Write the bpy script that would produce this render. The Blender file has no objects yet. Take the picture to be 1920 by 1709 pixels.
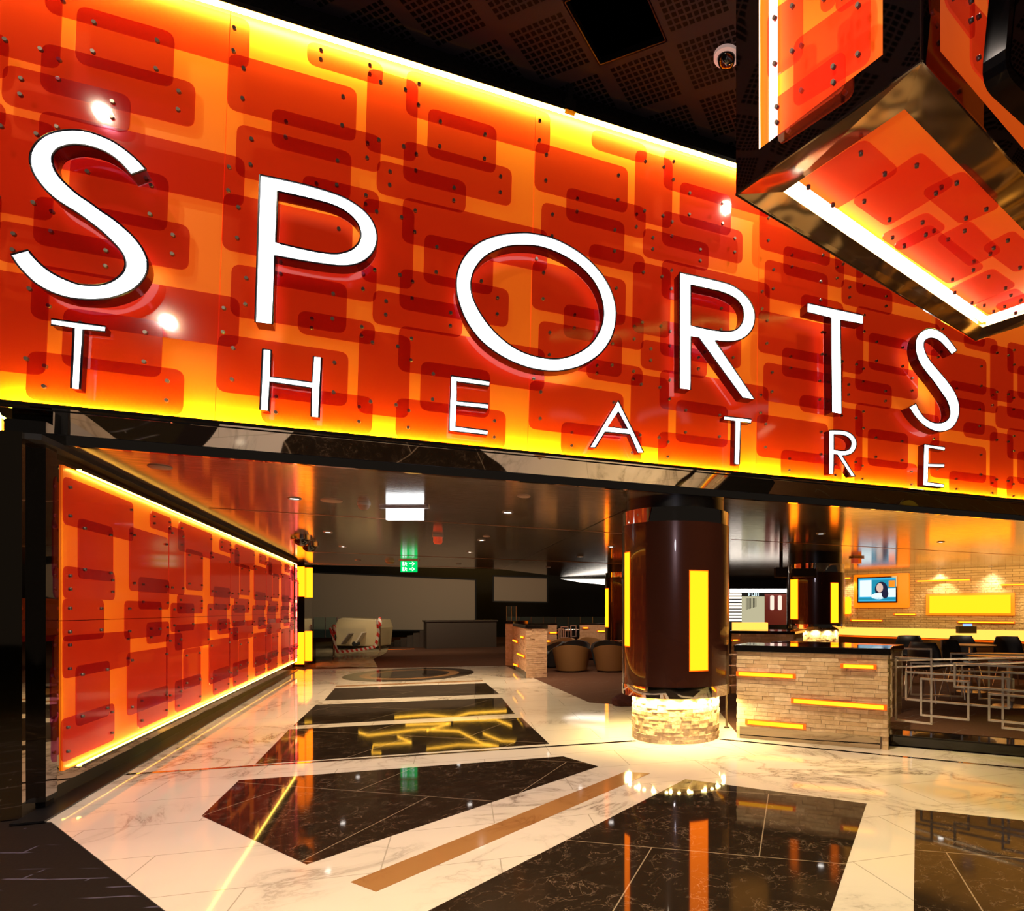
import bpy, bmesh, math, random
import numpy as np
from mathutils import Vector as V, Matrix
random.seed(7)
S = bpy.context.scene
COL = S.collection
PI = math.pi

# ------------------------------------------------------------------ camera model
F, PX, PY, HC, TH = 1180.0, 1225.0, 1145.0, 1.4, math.radians(22.73)
ct, st = math.cos(TH), math.sin(TH)
EYE = V((0, 0, HC))
def ray(x, y):
    a, b = (x-PX)/F, -(y-PY)/F
    return V((a*ct+st, -a*st+ct, b))
def at_y(x, y, yy):
    d = ray(x, y); return EYE + d*(yy/d.y)
def at_z(x, y, z=0.0):
    d = ray(x, y); return EYE + d*((z-HC)/d.z)
def at_t(x, y, t):
    return EYE + ray(x, y)*t
def at_pl(x, y, p, n):
    d = ray(x, y); return EYE + d*((p-EYE).dot(n)/d.dot(n))
FWD = V((st, ct, 0)); RGT = V((ct, -st, 0)); UP = V((0, 0, 1))

cd = bpy.data.cameras.new('camera'); cam = bpy.data.objects.new('camera', cd); COL.objects.link(cam)
cam.location = EYE; cam.rotation_euler = (PI/2, 0, -TH)
cd.sensor_fit = 'HORIZONTAL'; cd.sensor_width = 36; cd.lens = 36*F/1920
cd.shift_x = -(PX-960)/1920; cd.shift_y = (PY-854.5)/1920
cd.clip_end = 300; cd.clip_start = .05
S.camera = cam

# ------------------------------------------------------------------ materials
def srgb(r, g, b):
    f = lambda c: (c/255/12.92) if c/255 <= .04045 else ((c/255+.055)/1.055)**2.4
    return (f(r), f(g), f(b), 1)
class N:
    def __init__(s, name):
        s.m = bpy.data.materials.new(name); s.m.use_nodes = True
        s.t = s.m.node_tree; s.t.nodes.clear()
        s.out = s.n('ShaderNodeOutputMaterial')
    def n(s, kind, **kw):
        n = s.t.nodes.new(kind)
        for k, v in kw.items():
            if k.startswith('i_'):
                key = k[2:].replace('_', ' ')
                n.inputs[key].default_value = v
            else: setattr(n, k, v)
        return n
    def l(s, a, b): s.t.links.new(a, b)
    def surf(s, sock): s.l(sock, s.out.inputs['Surface'])
    def ramp(s, fac, stops, interp='LINEAR'):
        r = s.n('ShaderNodeValToRGB'); r.color_ramp.interpolation = interp
        e = r.color_ramp.elements
        while len(e) < len(stops): e.new(.5)
        for el, (p, c) in zip(e, stops): el.position = p; el.color = c if len(c) == 4 else (*c, 1)
        s.l(fac, r.inputs['Fac']); return r.outputs['Color']
    def mix(s, fac, a, b):
        m = s.n('ShaderNodeMix', data_type='RGBA')
        for sock, v in ((m.inputs[0], fac), (m.inputs[6], a), (m.inputs[7], b)):
            if hasattr(v, 'is_output'): s.l(v, sock)
            else: sock.default_value = v
        return m.outputs[2]
    def math(s, op, a, b=0.0):
        m = s.n('ShaderNodeMath', operation=op)
        for sock, v in zip(m.inputs, (a, b)):
            if hasattr(v, 'is_output'): s.l(v, sock)
            else: sock.default_value = v
        return m.outputs[0]
def pbr(name, col, rough=.5, metal=0.0, coat=0.0, emit=None, es=0.0, spec=None):
    a = N(name); p = a.n('ShaderNodeBsdfPrincipled')
    p.inputs['Base Color'].default_value = (*col[:3], 1)
    p.inputs['Roughness'].default_value = rough; p.inputs['Metallic'].default_value = metal
    p.inputs['Coat Weight'].default_value = coat; p.inputs['Coat Roughness'].default_value = .03
    if spec is not None: p.inputs['Specular IOR Level'].default_value = spec
    if emit: p.inputs['Emission Color'].default_value = (*emit[:3], 1); p.inputs['Emission Strength'].default_value = es
    a.surf(p.outputs[0]); a.p = p
    M[name] = a.m
    return a
def glow(name, col, es):
    a = N(name); e = a.n('ShaderNodeEmission'); e.inputs[0].default_value = (*col[:3], 1); e.inputs[1].default_value = es
    a.surf(e.outputs[0]); M[name] = a.m; return a
M = {}
def noise_on(a, scale, strength, dist=.02, detail=2, mapping=None):
    tc = a.n('ShaderNodeTexCoord'); mp = a.n('ShaderNodeMapping')
    if mapping: mp.inputs['Scale'].default_value = mapping
    a.l(tc.outputs['Object'], mp.inputs[0])
    nz = a.n('ShaderNodeTexNoise'); nz.inputs['Scale'].default_value = scale; nz.inputs['Detail'].default_value = detail
    a.l(mp.outputs[0], nz.inputs['Vector'])
    b = a.n('ShaderNodeBump'); b.inputs['Strength'].default_value = strength; b.inputs['Distance'].default_value = dist
    a.l(nz.outputs['Fac'], b.inputs['Height']); a.l(b.outputs[0], a.p.inputs['Normal'])
    return nz

pbr('white_emissive_off', (.8, .8, .8), .4)
glow('letter_face', (1, 1, 1), 5.0)
a = pbr('letter_return', (.22, .05, .06), .16, 0.9, 0)
pbr('letter_rim', (.004, .004, .012), .3)
# amber translucent backing sheet of the light walls
a = pbr('amber_sheet', (.95, .25, .012), .4, 0, 0, (1, .105, .008), .43, spec=.12)
noise_on(a, 9, .03)
a = pbr('amber_sheet_low', (.95, .40, .012), .28, 0, 0.25, (1, .13, .006), .62)
# red acrylic plate
def acrylic(name, tint, refl, diff=.12, rough=.08):
    a = N(name)
    t = a.n('ShaderNodeBsdfTransparent'); t.inputs[0].default_value = (*tint, 1)
    d = a.n('ShaderNodeBsdfTranslucent'); d.inputs[0].default_value = (*refl, 1)
    d2 = a.n('ShaderNodeBsdfDiffuse'); d2.inputs[0].default_value = (*refl, 1)
    ad = a.n('ShaderNodeMixShader'); ad.inputs[0].default_value = .5; a.l(d.outputs[0], ad.inputs[1]); a.l(d2.outputs[0], ad.inputs[2])
    g = a.n('ShaderNodeBsdfGlossy'); g.inputs['Roughness'].default_value = rough
    m1 = a.n('ShaderNodeMixShader'); m1.inputs[0].default_value = diff
    a.l(t.outputs[0], m1.inputs[1]); a.l(ad.outputs[0], m1.inputs[2])
    fr = a.n('ShaderNodeFresnel'); fr.inputs[0].default_value = 1.33
    m2 = a.n('ShaderNodeMixShader'); a.l(fr.outputs[0], m2.inputs[0])
    a.l(m1.outputs[0], m2.inputs[1]); a.l(g.outputs[0], m2.inputs[2])
    clear = a.n('ShaderNodeBsdfTransparent'); geo = a.n('ShaderNodeNewGeometry')
    m3 = a.n('ShaderNodeMixShader'); a.l(geo.outputs['Backfacing'], m3.inputs[0]); a.l(m2.outputs[0], m3.inputs[1]); a.l(clear.outputs[0], m3.inputs[2])
    a.surf(m3.outputs[0]); M[name] = a.m
acrylic('red_acrylic', (.62, .19, .35), (.70, .03, .015), diff=.08)
acrylic('red_acrylic_wall', (.62, .20, .55), (.75, .03, .02), diff=.10)
acrylic('red_acrylic_box', (.92, .34, .55), (.95, .10, .03), diff=.20)
pbr('bolt_steel', (.20, .15, .12), .3, .5)
glow('led_white', (1, .93, .16), 420.0)
glow('led_amber', (1, .60, .09), 24.0)
glow('led_end', (1, .26, .10), 10.0)
glow('led_low', (1, .93, .06), 380.0)
glow('tube_white', (1, .74, .42), 9.0)
glow('yellow_panel', (1, .17, .003), 5.6)
glow('yellow_core', (1, .30, .006), 3.0)
a = pbr('dark_mirror', (.42, .40, .37), .025, 1.0); noise_on(a, 1.3, .12, .12, 1)
a = pbr('reflected_gold_mirror', (.95, .80, .55), .14, 1.0); noise_on(a, 2.2, .45, .12, 1)  # gold tone of the reflected floor is put into the metal colour
a = pbr('bronze_mirror', (.55, .46, .34), .03, 1.0); noise_on(a, 1.1, .10, .10, 1)
a = pbr('chrome', (.75, .72, .68), .05, 1.0)
a = pbr('wavy_chrome', (.8, .74, .66), .04, 1.0); noise_on(a, 3.0, .18, .06, 1)
pbr('tube_chrome', (.9, .86, .82), .22, .9)
pbr('brown_shell', (.045, .012, .007), .24, .35, .5)
pbr('black_gloss', (.006, .005, .005), .08, 0, .6)
pbr('black_matte', (.006, .006, .007), .75)
pbr('black_void', (.0015, .0015, .002), 1.0, spec=0)
pbr('dark_collar', (.012, .011, .012), .3, .3)
pbr('steel_post', (.5, .46, .4), .2, 1.0)
pbr('white_plastic', (.55, .5, .45), .45)
pbr('screen_fabric', (.36, .29, .21), .9)
pbr('desk_brown', (.045, .03, .02), .6)
pbr('tan_leather', (.23, .115, .04), .55)
pbr('blue_leather', (.05, .065, .075), .5)
pbr('dark_leather', (.02, .018, .02), .5)
pbr('grey_top', (.11, .08, .07), .35)
pbr('yellow_lit_top', (.55, .36, .10), .3, .4)  # yellow light on the tabletop is put into its colour
pbr('red_cloth', (.04, .004, .005), .9)
pbr('copper_strip', (.55, .26, .14), .3, .8)
pbr('exit_metal', (.6, .6, .6), .4)
glow('exit_white', (.92, .97, 1.0), 3.0)
glow('exit_green', (.0, .62, .12), 1.3)
glow('exit_symbol', (.75, 1, .85), 1.4)
glow('downlight_white', (1, .93, .85), 12.0)
pbr('downlight_trim', (.35, .33, .31), .35, .6)
pbr('beacon_red', (.6, .07, .03), .35, emit=(1, .12, .04), es=.25)
pbr('speaker_grille', (.42, .28, .2), .6)
pbr('orange_frame', (.6, .14, .01), .4, emit=(1, .21, .0), es=.8)
glow('light_bar', (1, .50, .01), 1.6)
glow('light_bar_core', (1, .40, .012), 2.4)
pbr('light_bar_case', (.75, .16, .01), .35, emit=(1, .14, .0), es=.35)
glow('onyx_glow', (1, .42, .06), 2.1)
pbr('bar_front', (.03, .012, .008), .35, 0, .4)
glow('slat_white', (1, .9, .78), 1.8)
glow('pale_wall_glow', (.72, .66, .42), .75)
pbr('plum_panel', (.10, .008, .012), .5, emit=(.2, .012, .012), es=.3)
glow('cream_lamp', (1, .75, .6), 1.2)
glow('strip_white', (1, .9, .78), 3.0)
glow('tv_cyan', (.05, .45, .75), 1.1); glow('tv_white', (.75, .95, 1), 1.2); glow('tv_dark', (.02, .02, .05), 1.0)
glow('tv_skin', (.8, .55, .45), 1.0); glow('tv_teal', (.02, .30, .45), 1.0); glow('pos_blue', (.25, .45, 1), 1.6)
pbr('blood_carton', (.5, .3, .16), .8)

def glass(name, tint, rough=.0, mixv=.12, white=(.5, .45, .35)):
    a = N(name); t = a.n('ShaderNodeBsdfTransparent'); t.inputs[0].default_value = (*tint, 1)
    g = a.n('ShaderNodeBsdfPrincipled'); g.inputs['Base Color'].default_value = (*white, 1); g.inputs['Roughness'].default_value = .15
    m = a.n('ShaderNodeMixShader'); m.inputs[0].default_value = mixv
    a.l(t.outputs[0], m.inputs[1]); a.l(g.outputs[0], m.inputs[2]); a.surf(m.outputs[0]); M[name] = a.m; return a
glass('clear_glass', (.85, .95, .92), 0, .08, (.3, .4, .38))
glass('plastic_wrap', (.9, .85, .7), 0, .45, (.62, .5, .3))

# tape with red and white diagonal stripes
a = N('barrier_tape'); p = a.n('ShaderNodeBsdfPrincipled'); tc = a.n('ShaderNodeTexCoord')
w = a.n('ShaderNodeTexWave'); w.inputs['Scale'].default_value = 2.2; w.bands_direction = 'DIAGONAL'
a.l(tc.outputs['Object'], w.inputs['Vector'])
a.l(a.ramp(w.outputs['Fac'], [(0, (.75, .66, .55)), (.5, (.6, .03, .02))], 'CONSTANT'), p.inputs['Base Color']); a.surf(p.outputs[0]); M['barrier_tape'] = a.m

# polished marbles
def marble(name, base, vein, scale, dark=False, rough=.06, grout=None, tint2=None):
    a = N(name); p = a.n('ShaderNodeBsdfPrincipled'); tc = a.n('ShaderNodeTexCoord')
    mp = a.n('ShaderNodeMapping'); a.l(tc.outputs['Object'], mp.inputs[0]); mp.inputs['Rotation'].default_value = (0, 0, .6)
    nz = a.n('ShaderNodeTexNoise'); nz.inputs['Scale'].default_value = scale; nz.inputs['Detail'].default_value = 8; nz.inputs['Roughness'].default_value = .62
    nz.inputs['Distortion'].default_value = 1.2
    a.l(mp.outputs[0], nz.inputs['Vector'])
    if not dark:
        v = a.math('ABSOLUTE', a.math('SUBTRACT', nz.outputs['Fac'], .5))
        line = a.ramp(v, [(0, (1, 1, 1)), (.012, (.35, .35, .35)), (.05, (0, 0, 0))])
        n2 = a.n('ShaderNodeTexNoise'); n2.inputs['Scale'].default_value = scale*.7; n2.inputs['Detail'].default_value = 3
        a.l(mp.outputs[0], n2.inputs['Vector'])
        gate = a.ramp(n2.outputs['Fac'], [(.45, (0, 0, 0)), (.62, (1, 1, 1))])
        cloud = a.mix(a.ramp(n2.outputs['Fac'], [(.4, (0, 0, 0)), (.75, (.55, .55, .55))]), (*base, 1), (*tint2, 1))
        colr = a.mix(a.math('MULTIPLY', line, gate), cloud, (*vein, 1))
    else:
        vo = a.n('ShaderNodeTexVoronoi', feature='DISTANCE_TO_EDGE'); vo.inputs['Scale'].default_value = scale*2.6
        wa = a.n('ShaderNodeMix', data_type='VECTOR'); wa.inputs[0].default_value = .30
        a.l(mp.outputs[0], wa.inputs[4]); a.l(nz.outputs['Color'], wa.inputs[5]); a.l(wa.outputs[1], vo.inputs['Vector'])
        line = a.ramp(vo.outputs['Distance'], [(0, (1, 1, 1)), (.010, (.25, .25, .25)), (.024, (0, 0, 0))])
        gate = a.ramp(nz.outputs['Fac'], [(.44, (0, 0, 0)), (.58, (1, 1, 1))])
        cloud = a.mix(nz.outputs['Fac'], (*base, 1), (*tint2, 1))
        colr = a.mix(a.math('MULTIPLY', line, gate), cloud, (*vein, 1))
    if grout:
        sz, ang, gcol = grout
        m2 = a.n('ShaderNodeMapping'); a.l(tc.outputs['Object'], m2.inputs[0]); m2.inputs['Rotation'].default_value = (0, 0, ang)
        br = a.n('ShaderNodeTexBrick'); br.inputs['Scale'].default_value = 1.0
        br.inputs['Mortar Size'].default_value = .0035; br.inputs['Brick Width'].default_value = sz[0]; br.inputs['Row Height'].default_value = sz[1]
        br.inputs['Color1'].default_value = (0, 0, 0, 1); br.inputs['Color2'].default_value = (0, 0, 0, 1); br.inputs['Mortar'].default_value = (1, 1, 1, 1)
        br.inputs['Mortar Smooth'].default_value = 0
        a.l(m2.outputs[0], br.inputs['Vector'])
        colr = a.mix(br.outputs['Fac'], colr, (*gcol, 1))
    a.l(colr, p.inputs['Base Color']); p.inputs['Roughness'].default_value = rough
    p.inputs['Specular IOR Level'].default_value = .27 if dark else .5
    a.surf(p.outputs[0]); M[name] = a.m; a.p = p; return a
marble('white_marble', (.74, .64, .53), (.20, .15, .11), .9, False, .05, ((1.25, .62), .1, (.42, .36, .28)), (.52, .44, .34))
marble('black_marble', (.010, .007, .005), (.27, .18, .12), 4.6, True, .04, ((1.25, 1.25), .62, (.28, .2, .13)), (.03, .017, .009))
marble('tan_marble', (.36, .17, .055), (.25, .1, .03), 3.0, False, .10, None, (.28, .12, .035))

# carpets: dark ground with thin light dashes
def carpet(name, base, dash, rot):
    a = N(name); p = a.n('ShaderNodeBsdfPrincipled'); p.inputs['Roughness'].default_value = .95; p.inputs['Specular IOR Level'].default_value = .1
    tc = a.n('ShaderNodeTexCoord'); mp = a.n('ShaderNodeMapping'); mp.inputs['Rotation'].default_value = (0, 0, rot); a.l(tc.outputs['Object'], mp.inputs[0])
    br = a.n('ShaderNodeTexBrick'); br.inputs['Scale'].default_value = 1.0; br.inputs['Brick Width'].default_value = .62; br.inputs['Row Height'].default_value = .11
    br.inputs['Mortar Size'].default_value = .006; br.inputs['Color1'].default_value = (0, 0, 0, 1); br.inputs['Color2'].default_value = (0, 0, 0, 1); br.inputs['Mortar'].default_value = (1, 1, 1, 1)
    nz0 = a.n('ShaderNodeTexNoise'); nz0.inputs['Scale'].default_value = 1.2
    a.l(mp.outputs[0], nz0.inputs['Vector'])
    wa = a.n('ShaderNodeMix', data_type='VECTOR'); wa.inputs[0].default_value = .12
    a.l(mp.outputs[0], wa.inputs[4]); a.l(nz0.outputs['Color'], wa.inputs[5]); a.l(wa.outputs[1], br.inputs['Vector'])
    sp = a.n('ShaderNodeMapping'); sp.inputs['Scale'].default_value = (2.2, 9, 1); a.l(mp.outputs[0], sp.inputs[0])
    nz = a.n('ShaderNodeTexNoise'); nz.inputs['Scale'].default_value = 1.0; nz.inputs['Detail'].default_value = 1; a.l(sp.outputs[0], nz.inputs['Vector'])
    gate = a.ramp(nz.outputs['Fac'], [(.56, (0, 0, 0)), (.60, (1, 1, 1))])
    n3 = a.n('ShaderNodeTexNoise'); n3.inputs['Scale'].default_value = 60; a.l(tc.outputs['Object'], n3.inputs['Vector'])
    g = a.mix(n3.outputs['Fac'], (*base, 1), (base[0]*1.9, base[1]*1.8, base[2]*1.7, 1))
    a.l(a.mix(a.math('MULTIPLY', br.outputs['Fac'], gate), g, (*dash, 1)), p.inputs['Base Color'])
    a.surf(p.outputs[0]); M[name] = a.m
carpet('dark_carpet', (.009, .006, .005), (.075, .065, .095), .35)
carpet('brown_carpet', (.060, .028, .017), (.12, .085, .07), -.4)

# brushed dark metal of the low ceiling
a = pbr('ceiling_metal', (.11, .095, .085), .12, .72)
tc = a.n('ShaderNodeTexCoord'); mp = a.n('ShaderNodeMapping'); mp.inputs['Scale'].default_value = (1.6, 16, 1); a.l(tc.outputs['Object'], mp.inputs[0])
nz = a.n('ShaderNodeTexNoise'); nz.inputs['Scale'].default_value = 2.0; nz.inputs['Detail'].default_value = 5; a.l(mp.outputs[0], nz.inputs['Vector'])
a.l(a.ramp(nz.outputs['Fac'], [(.32, (.22, .18, .155)), (.68, (.62, .54, .47))]), a.p.inputs['Base Color'])
b = a.n('ShaderNodeBump'); b.inputs['Strength'].default_value = .035; b.inputs['Distance'].default_value = .02
a.l(nz.outputs['Fac'], b.inputs['Height']); a.l(b.outputs[0], a.p.inputs['Normal'])

# perforated ceiling tile, UV 0..1 on each tile
a = pbr('perforated_tile', (.03, .027, .03), .8, spec=.08)
uv = a.n('ShaderNodeUVMap'); sx = a.n('ShaderNodeSeparateXYZ'); a.l(uv.outputs[0], sx.inputs[0])
ms = []
for k in (0, 1):
    u = sx.outputs[k]
    f = a.math('FRACT', a.math('ADD', a.math('MULTIPLY', u, 11.0), 0.0))
    hole = a.math('MULTIPLY', a.math('GREATER_THAN', f, .15), a.math('LESS_THAN', f, .85))
    inside = a.math('MULTIPLY', a.math('GREATER_THAN', u, .0909), a.math('LESS_THAN', u, .9091))
    ms.append(a.math('MULTIPLY', hole, inside))
hm = a.math('MULTIPLY', ms[0], ms[1])
a.l(a.mix(hm, (.034, .026, .032, 1), (.0004, .0004, .0005, 1)), a.p.inputs['Base Color'])

# rough split stone with random block tints (used on block meshes) and brick wall for the far stone wall
def stone(name, c1, c2, sc=14, bump=.6):
    a = pbr(name, c1, .85)
    tc = a.n('ShaderNodeTexCoord'); nz = a.n('ShaderNodeTexNoise'); nz.inputs['Scale'].default_value = sc; nz.inputs['Detail'].default_value = 6
    a.l(tc.outputs['Object'], nz.inputs['Vector'])
    gi = a.n('ShaderNodeNewGeometry')
    rnd = a.ramp(gi.outputs['Random Per Island'], [(0, (*c1, 1)), (1, (*c2, 1))])
    a.l(a.mix(a.ramp(nz.outputs['Fac'], [(.35, (0, 0, 0)), (.75, (.6, .6, .6))]), rnd, (c2[0]*.72, c2[1]*.68, c2[2]*.62, 1)), a.p.inputs['Base Color'])
    b = a.n('ShaderNodeBump'); b.inputs['Strength'].default_value = bump; b.inputs['Distance'].default_value = .02
    a.l(nz.outputs['Fac'], b.inputs['Height']); a.l(b.outputs[0], a.p.inputs['Normal'])
stone('split_stone', (.84, .66, .42), (.66, .46, .25), 16, .8)
stone('split_stone_pink', (.70, .46, .30), (.58, .37, .22), 16, .8)
a = pbr('stone_wall', (.5, .38, .22), .9)
tc = a.n('ShaderNodeTexCoord'); br = a.n('ShaderNodeTexBrick'); br.inputs['Scale'].default_value = 1; br.inputs['Brick Width'].default_value = .34; br.inputs['Row Height'].default_value = .07
br.inputs['Mortar Size'].default_value = .006; br.inputs['Color1'].default_value = (.55, .40, .22, 1); br.inputs['Color2'].default_value = (.44, .30, .15, 1); br.inputs['Mortar'].default_value = (.2, .13, .06, 1)
uvn = a.n('ShaderNodeUVMap'); a.l(uvn.outputs[0], br.inputs['Vector']); a.l(br.outputs['Color'], a.p.inputs['Base Color'])
nz = a.n('ShaderNodeTexNoise'); nz.inputs['Scale'].default_value = 12; nz.inputs['Detail'].default_value = 5; a.l(tc.outputs['Object'], nz.inputs['Vector'])
b = a.n('ShaderNodeBump'); b.inputs['Strength'].default_value = .8; b.inputs['Distance'].default_value = .05; a.l(nz.outputs['Fac'], b.inputs['Height']); a.l(b.outputs[0], a.p.inputs['Normal'])

# ------------------------------------------------------------------ object helpers
WL = {}
def wloc(o): return WL.get(o.name, V((0, 0, 0))) if o else V((0, 0, 0))
def tag(o, label=None, cat=None, group=None, kind=None):
    if label: o['label'] = label
    if cat: o['category'] = cat
    if group: o['group'] = group
    if kind: o['kind'] = kind
    return o
def thing(name, label, cat, loc=(0, 0, 0), group=None, kind=None):
    o = bpy.data.objects.new(name, None); COL.objects.link(o); o.empty_display_size = .1
    o.location = loc; WL[o.name] = V(loc); return tag(o, label, cat, group, kind)
def link(name, mesh, parent, worldpos):
    o = bpy.data.objects.new(name, mesh); COL.objects.link(o); o.parent = parent
    o.location = V(worldpos) - wloc(parent); WL[o.name] = V(worldpos); return o
class B:
    """collects geometry in world coordinates, then becomes ONE mesh object"""
    def __init__(s): s.v = []; s.f = []; s.mi = []; s.uv = {}
    def poly(s, pts, mi=0):
        k = len(s.v); s.v += [V(p) for p in pts]; s.f.append(list(range(k, k+len(pts)))); s.mi.append(mi); return s
    def prism(s, pts, vec, mi=0, side=None):
        """closed outline pts swept by vec"""
        vec = V(vec); k = len(s.v); n = len(pts); side = mi if side is None else side
        s.v += [V(p) for p in pts] + [V(p)+vec for p in pts]
        s.f.append(list(range(k, k+n))[::-1]); s.mi.append(mi)
        s.f.append(list(range(k+n, k+2*n))); s.mi.append(mi)
        for i in range(n):
            j = (i+1) % n; s.f.append([k+i, k+j, k+n+j, k+n+i]); s.mi.append(side)
        return s
    def box(s, c, size, ax=None, mi=0):
        ax = ax or (V((1, 0, 0)), V((0, 1, 0)), V((0, 0, 1))); c = V(c)
        x, y, z = (ax[i]*size[i]/2 for i in range(3))
        return s.prism([c-x-y-z, c+x-y-z, c+x+y-z, c-x+y-z], z*2, mi)
    def bar(s, p, q, w, h=None, mi=0, up=UP):
        p, q = V(p), V(q); d = (q-p).normalized(); h = h or w
        r = d.cross(up); r = r.normalized() if r.length > 1e-4 else V((1, 0, 0)); u = r.cross(d)
        return s.prism([p-r*w/2-u*h/2, p+r*w/2-u*h/2, p+r*w/2+u*h/2, p-r*w/2+u*h/2], q-p, mi)
    def tube(s, pts, r, seg=8, mi=0):
        pts = [V(p) for p in pts]; rings = []
        for i, p in enumerate(pts):
            d = (pts[min(i+1, len(pts)-1)]-pts[max(i-1, 0)]).normalized()
            a = d.orthogonal().normalized(); a = (UP.cross(d).normalized() if abs(d.z) < .98 else V((1, 0, 0))); b = d.cross(a)
            k = len(s.v); s.v += [p+(a*math.cos(2*PI*j/seg)+b*math.sin(2*PI*j/seg))*r for j in range(seg)]; rings.append(k)
        for k0, k1 in zip(rings, rings[1:]):
            for j in range(seg):
                s.f.append([k0+j, k0+(j+1) % seg, k1+(j+1) % seg, k1+j]); s.mi.append(mi)
        s.f.append([rings[0]+j for j in range(seg)][::-1]); s.mi.append(mi)
        s.f.append([rings[-1]+j for j in range(seg)]); s.mi.append(mi); return s
    def lathe(s, c, prof, seg=48, mi=0, a0=0, a1=2*PI, sx=1, sy=1):
        c = V(c); full = abs(a1-a0-2*PI) < 1e-6; n = seg if full else seg+1; rows = []
        for (r, z) in prof:
            rows.append(len(s.v))
            s.v += [c+V((r*sx*math.cos(a0+(a1-a0)*j/seg), r*sy*math.sin(a0+(a1-a0)*j/seg), z)) for j in range(n)]
        for k0, k1 in zip(rows, rows[1:]):
            for j in range(seg):
                j2 = (j+1) % n; s.f.append([k0+j, k0+j2, k1+j2, k1+j]); s.mi.append(mi)
        return s
    def build(s, name, mats, parent=None, smooth=False, merge=False, uvs=None, bevel=0):
        mats = [mats] if isinstance(mats, str) else mats
        lo = V([min(p[i] for p in s.v) for i in range(3)]); hi = V([max(p[i] for p in s.v) for i in range(3)])
        c = V(((lo.x+hi.x)/2, (lo.y+hi.y)/2, lo.z if parent is None else (lo.z+hi.z)/2))
        me = bpy.data.meshes.new(name); me.from_pydata([p-c for p in s.v], [], s.f)
        for m in mats: me.materials.append(M[m])
        me.polygons.foreach_set('material_index', s.mi)
        if uvs:
            l = me.uv_layers.new(name='UVMap'); k = 0
            for poly, q in zip(me.polygons, uvs):
                for li, uvv in zip(poly.loop_indices, q): l.data[li].uv = uvv
        bm = bmesh.new(); bm.from_mesh(me)
        if merge: bmesh.ops.remove_doubles(bm, verts=bm.verts, dist=1e-5)
        if bevel:
            es = [e for e in bm.edges if len(e.link_faces) == 2 and e.calc_face_angle(0) > .5]
            bmesh.ops.bevel(bm, geom=es, offset=bevel, segments=2, affect='EDGES', profile=.6)
        bmesh.ops.recalc_face_normals(bm, faces=bm.faces)
        bm.to_mesh(me); bm.free()
        if smooth:
            me.polygons.foreach_set('use_smooth', [True]*len(me.polygons))
            try: me.set_sharp_from_angle(angle=.7)
            except Exception: pass
        me.update(); return link(name, me, parent, c)
def children(o): return [c for c in COL.objects if c.parent == o]
def copy_tree(o, parent=None):
    kids = list(o.children); c = o.copy(); COL.objects.link(c)
    if parent is not None: c.parent = parent; c.matrix_parent_inverse = Matrix()
    for ch in kids: copy_tree(ch, c)
    return c
def rounded(q, r, seg=4):
    out = []; n = len(q)
    for i in range(n):
        p, a, b = V(q[i]), V(q[i-1]), V(q[(i+1) % n])
        rr = min(r, .45*(a-p).length, .45*(b-p).length)
        s, e = p+(a-p).normalized()*rr, p+(b-p).normalized()*rr
        for k in range(seg+1):
            t = k/seg; out.append(s*(1-t)**2+p*2*t*(1-t)+e*t*t)
    return out

# shared bolt mesh: a steel standoff cap pointing along +Z of the bolt
bm = bmesh.new()
bmesh.ops.create_cone(bm, cap_ends=True, segments=10, radius1=.021, radius2=.018, depth=.03)
bolt_mesh = bpy.data.meshes.new('bolt'); bm.to_mesh(bolt_mesh); bm.free()
bolt_mesh.materials.append(M['bolt_steel']); bolt_mesh.polygons.foreach_set('use_smooth', [len(p.vertices) == 4 for p in bolt_mesh.polygons])
def plate(parent, q, n, thick=.012, r=.06, inset=.07, mat='red_acrylic', standoff=.0, bs=1.0, bolts=True, name='red_plate', skip=None):
    """rounded acrylic plate from the four world corners q (TL TR BR BL), n towards the viewer"""
    n = V(n).normalized(); o = B().prism(rounded(q, r), n*thick).build(name, mat, parent)
    if bolts:
        rot = n.to_track_quat('Z', 'Y').to_euler()
        for i in range(4):
            p, a, b = V(q[i]), V(q[i-1]), V(q[(i+1) % 4])
            ia = min(inset, (a-p).length*.3); ib = min(inset, (b-p).length*.3)
            pos = p+(a-p).normalized()*ia+(b-p).normalized()*ib+n*(thick+.008)
            if skip and not skip(pos): continue
            bo = link('bolt', bolt_mesh, o, pos); bo.rotation_euler = rot; bo.scale = (bs,)*3
    return o

# ================================================================== SETTING
D = 5.8                      # the sign facade stands at y = D
ZB, ZT = 2.82, 6.09          # bottom and top of the sign
ZC, ZU = 2.60, 6.30          # low ceiling behind the portal, high ceiling in front
UL = -2.484                  # outer left side of the portal post

wA, wB = at_z(49, 1532), at_z(549, 1258)
wd = (wB-wA).normalized(); wn = V((wd.y, -wd.x, 0))          # corridor wall direction, normal into the corridor
def wall_pt(s, z): return wA + wd*s + V((0, 0, z))

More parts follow.
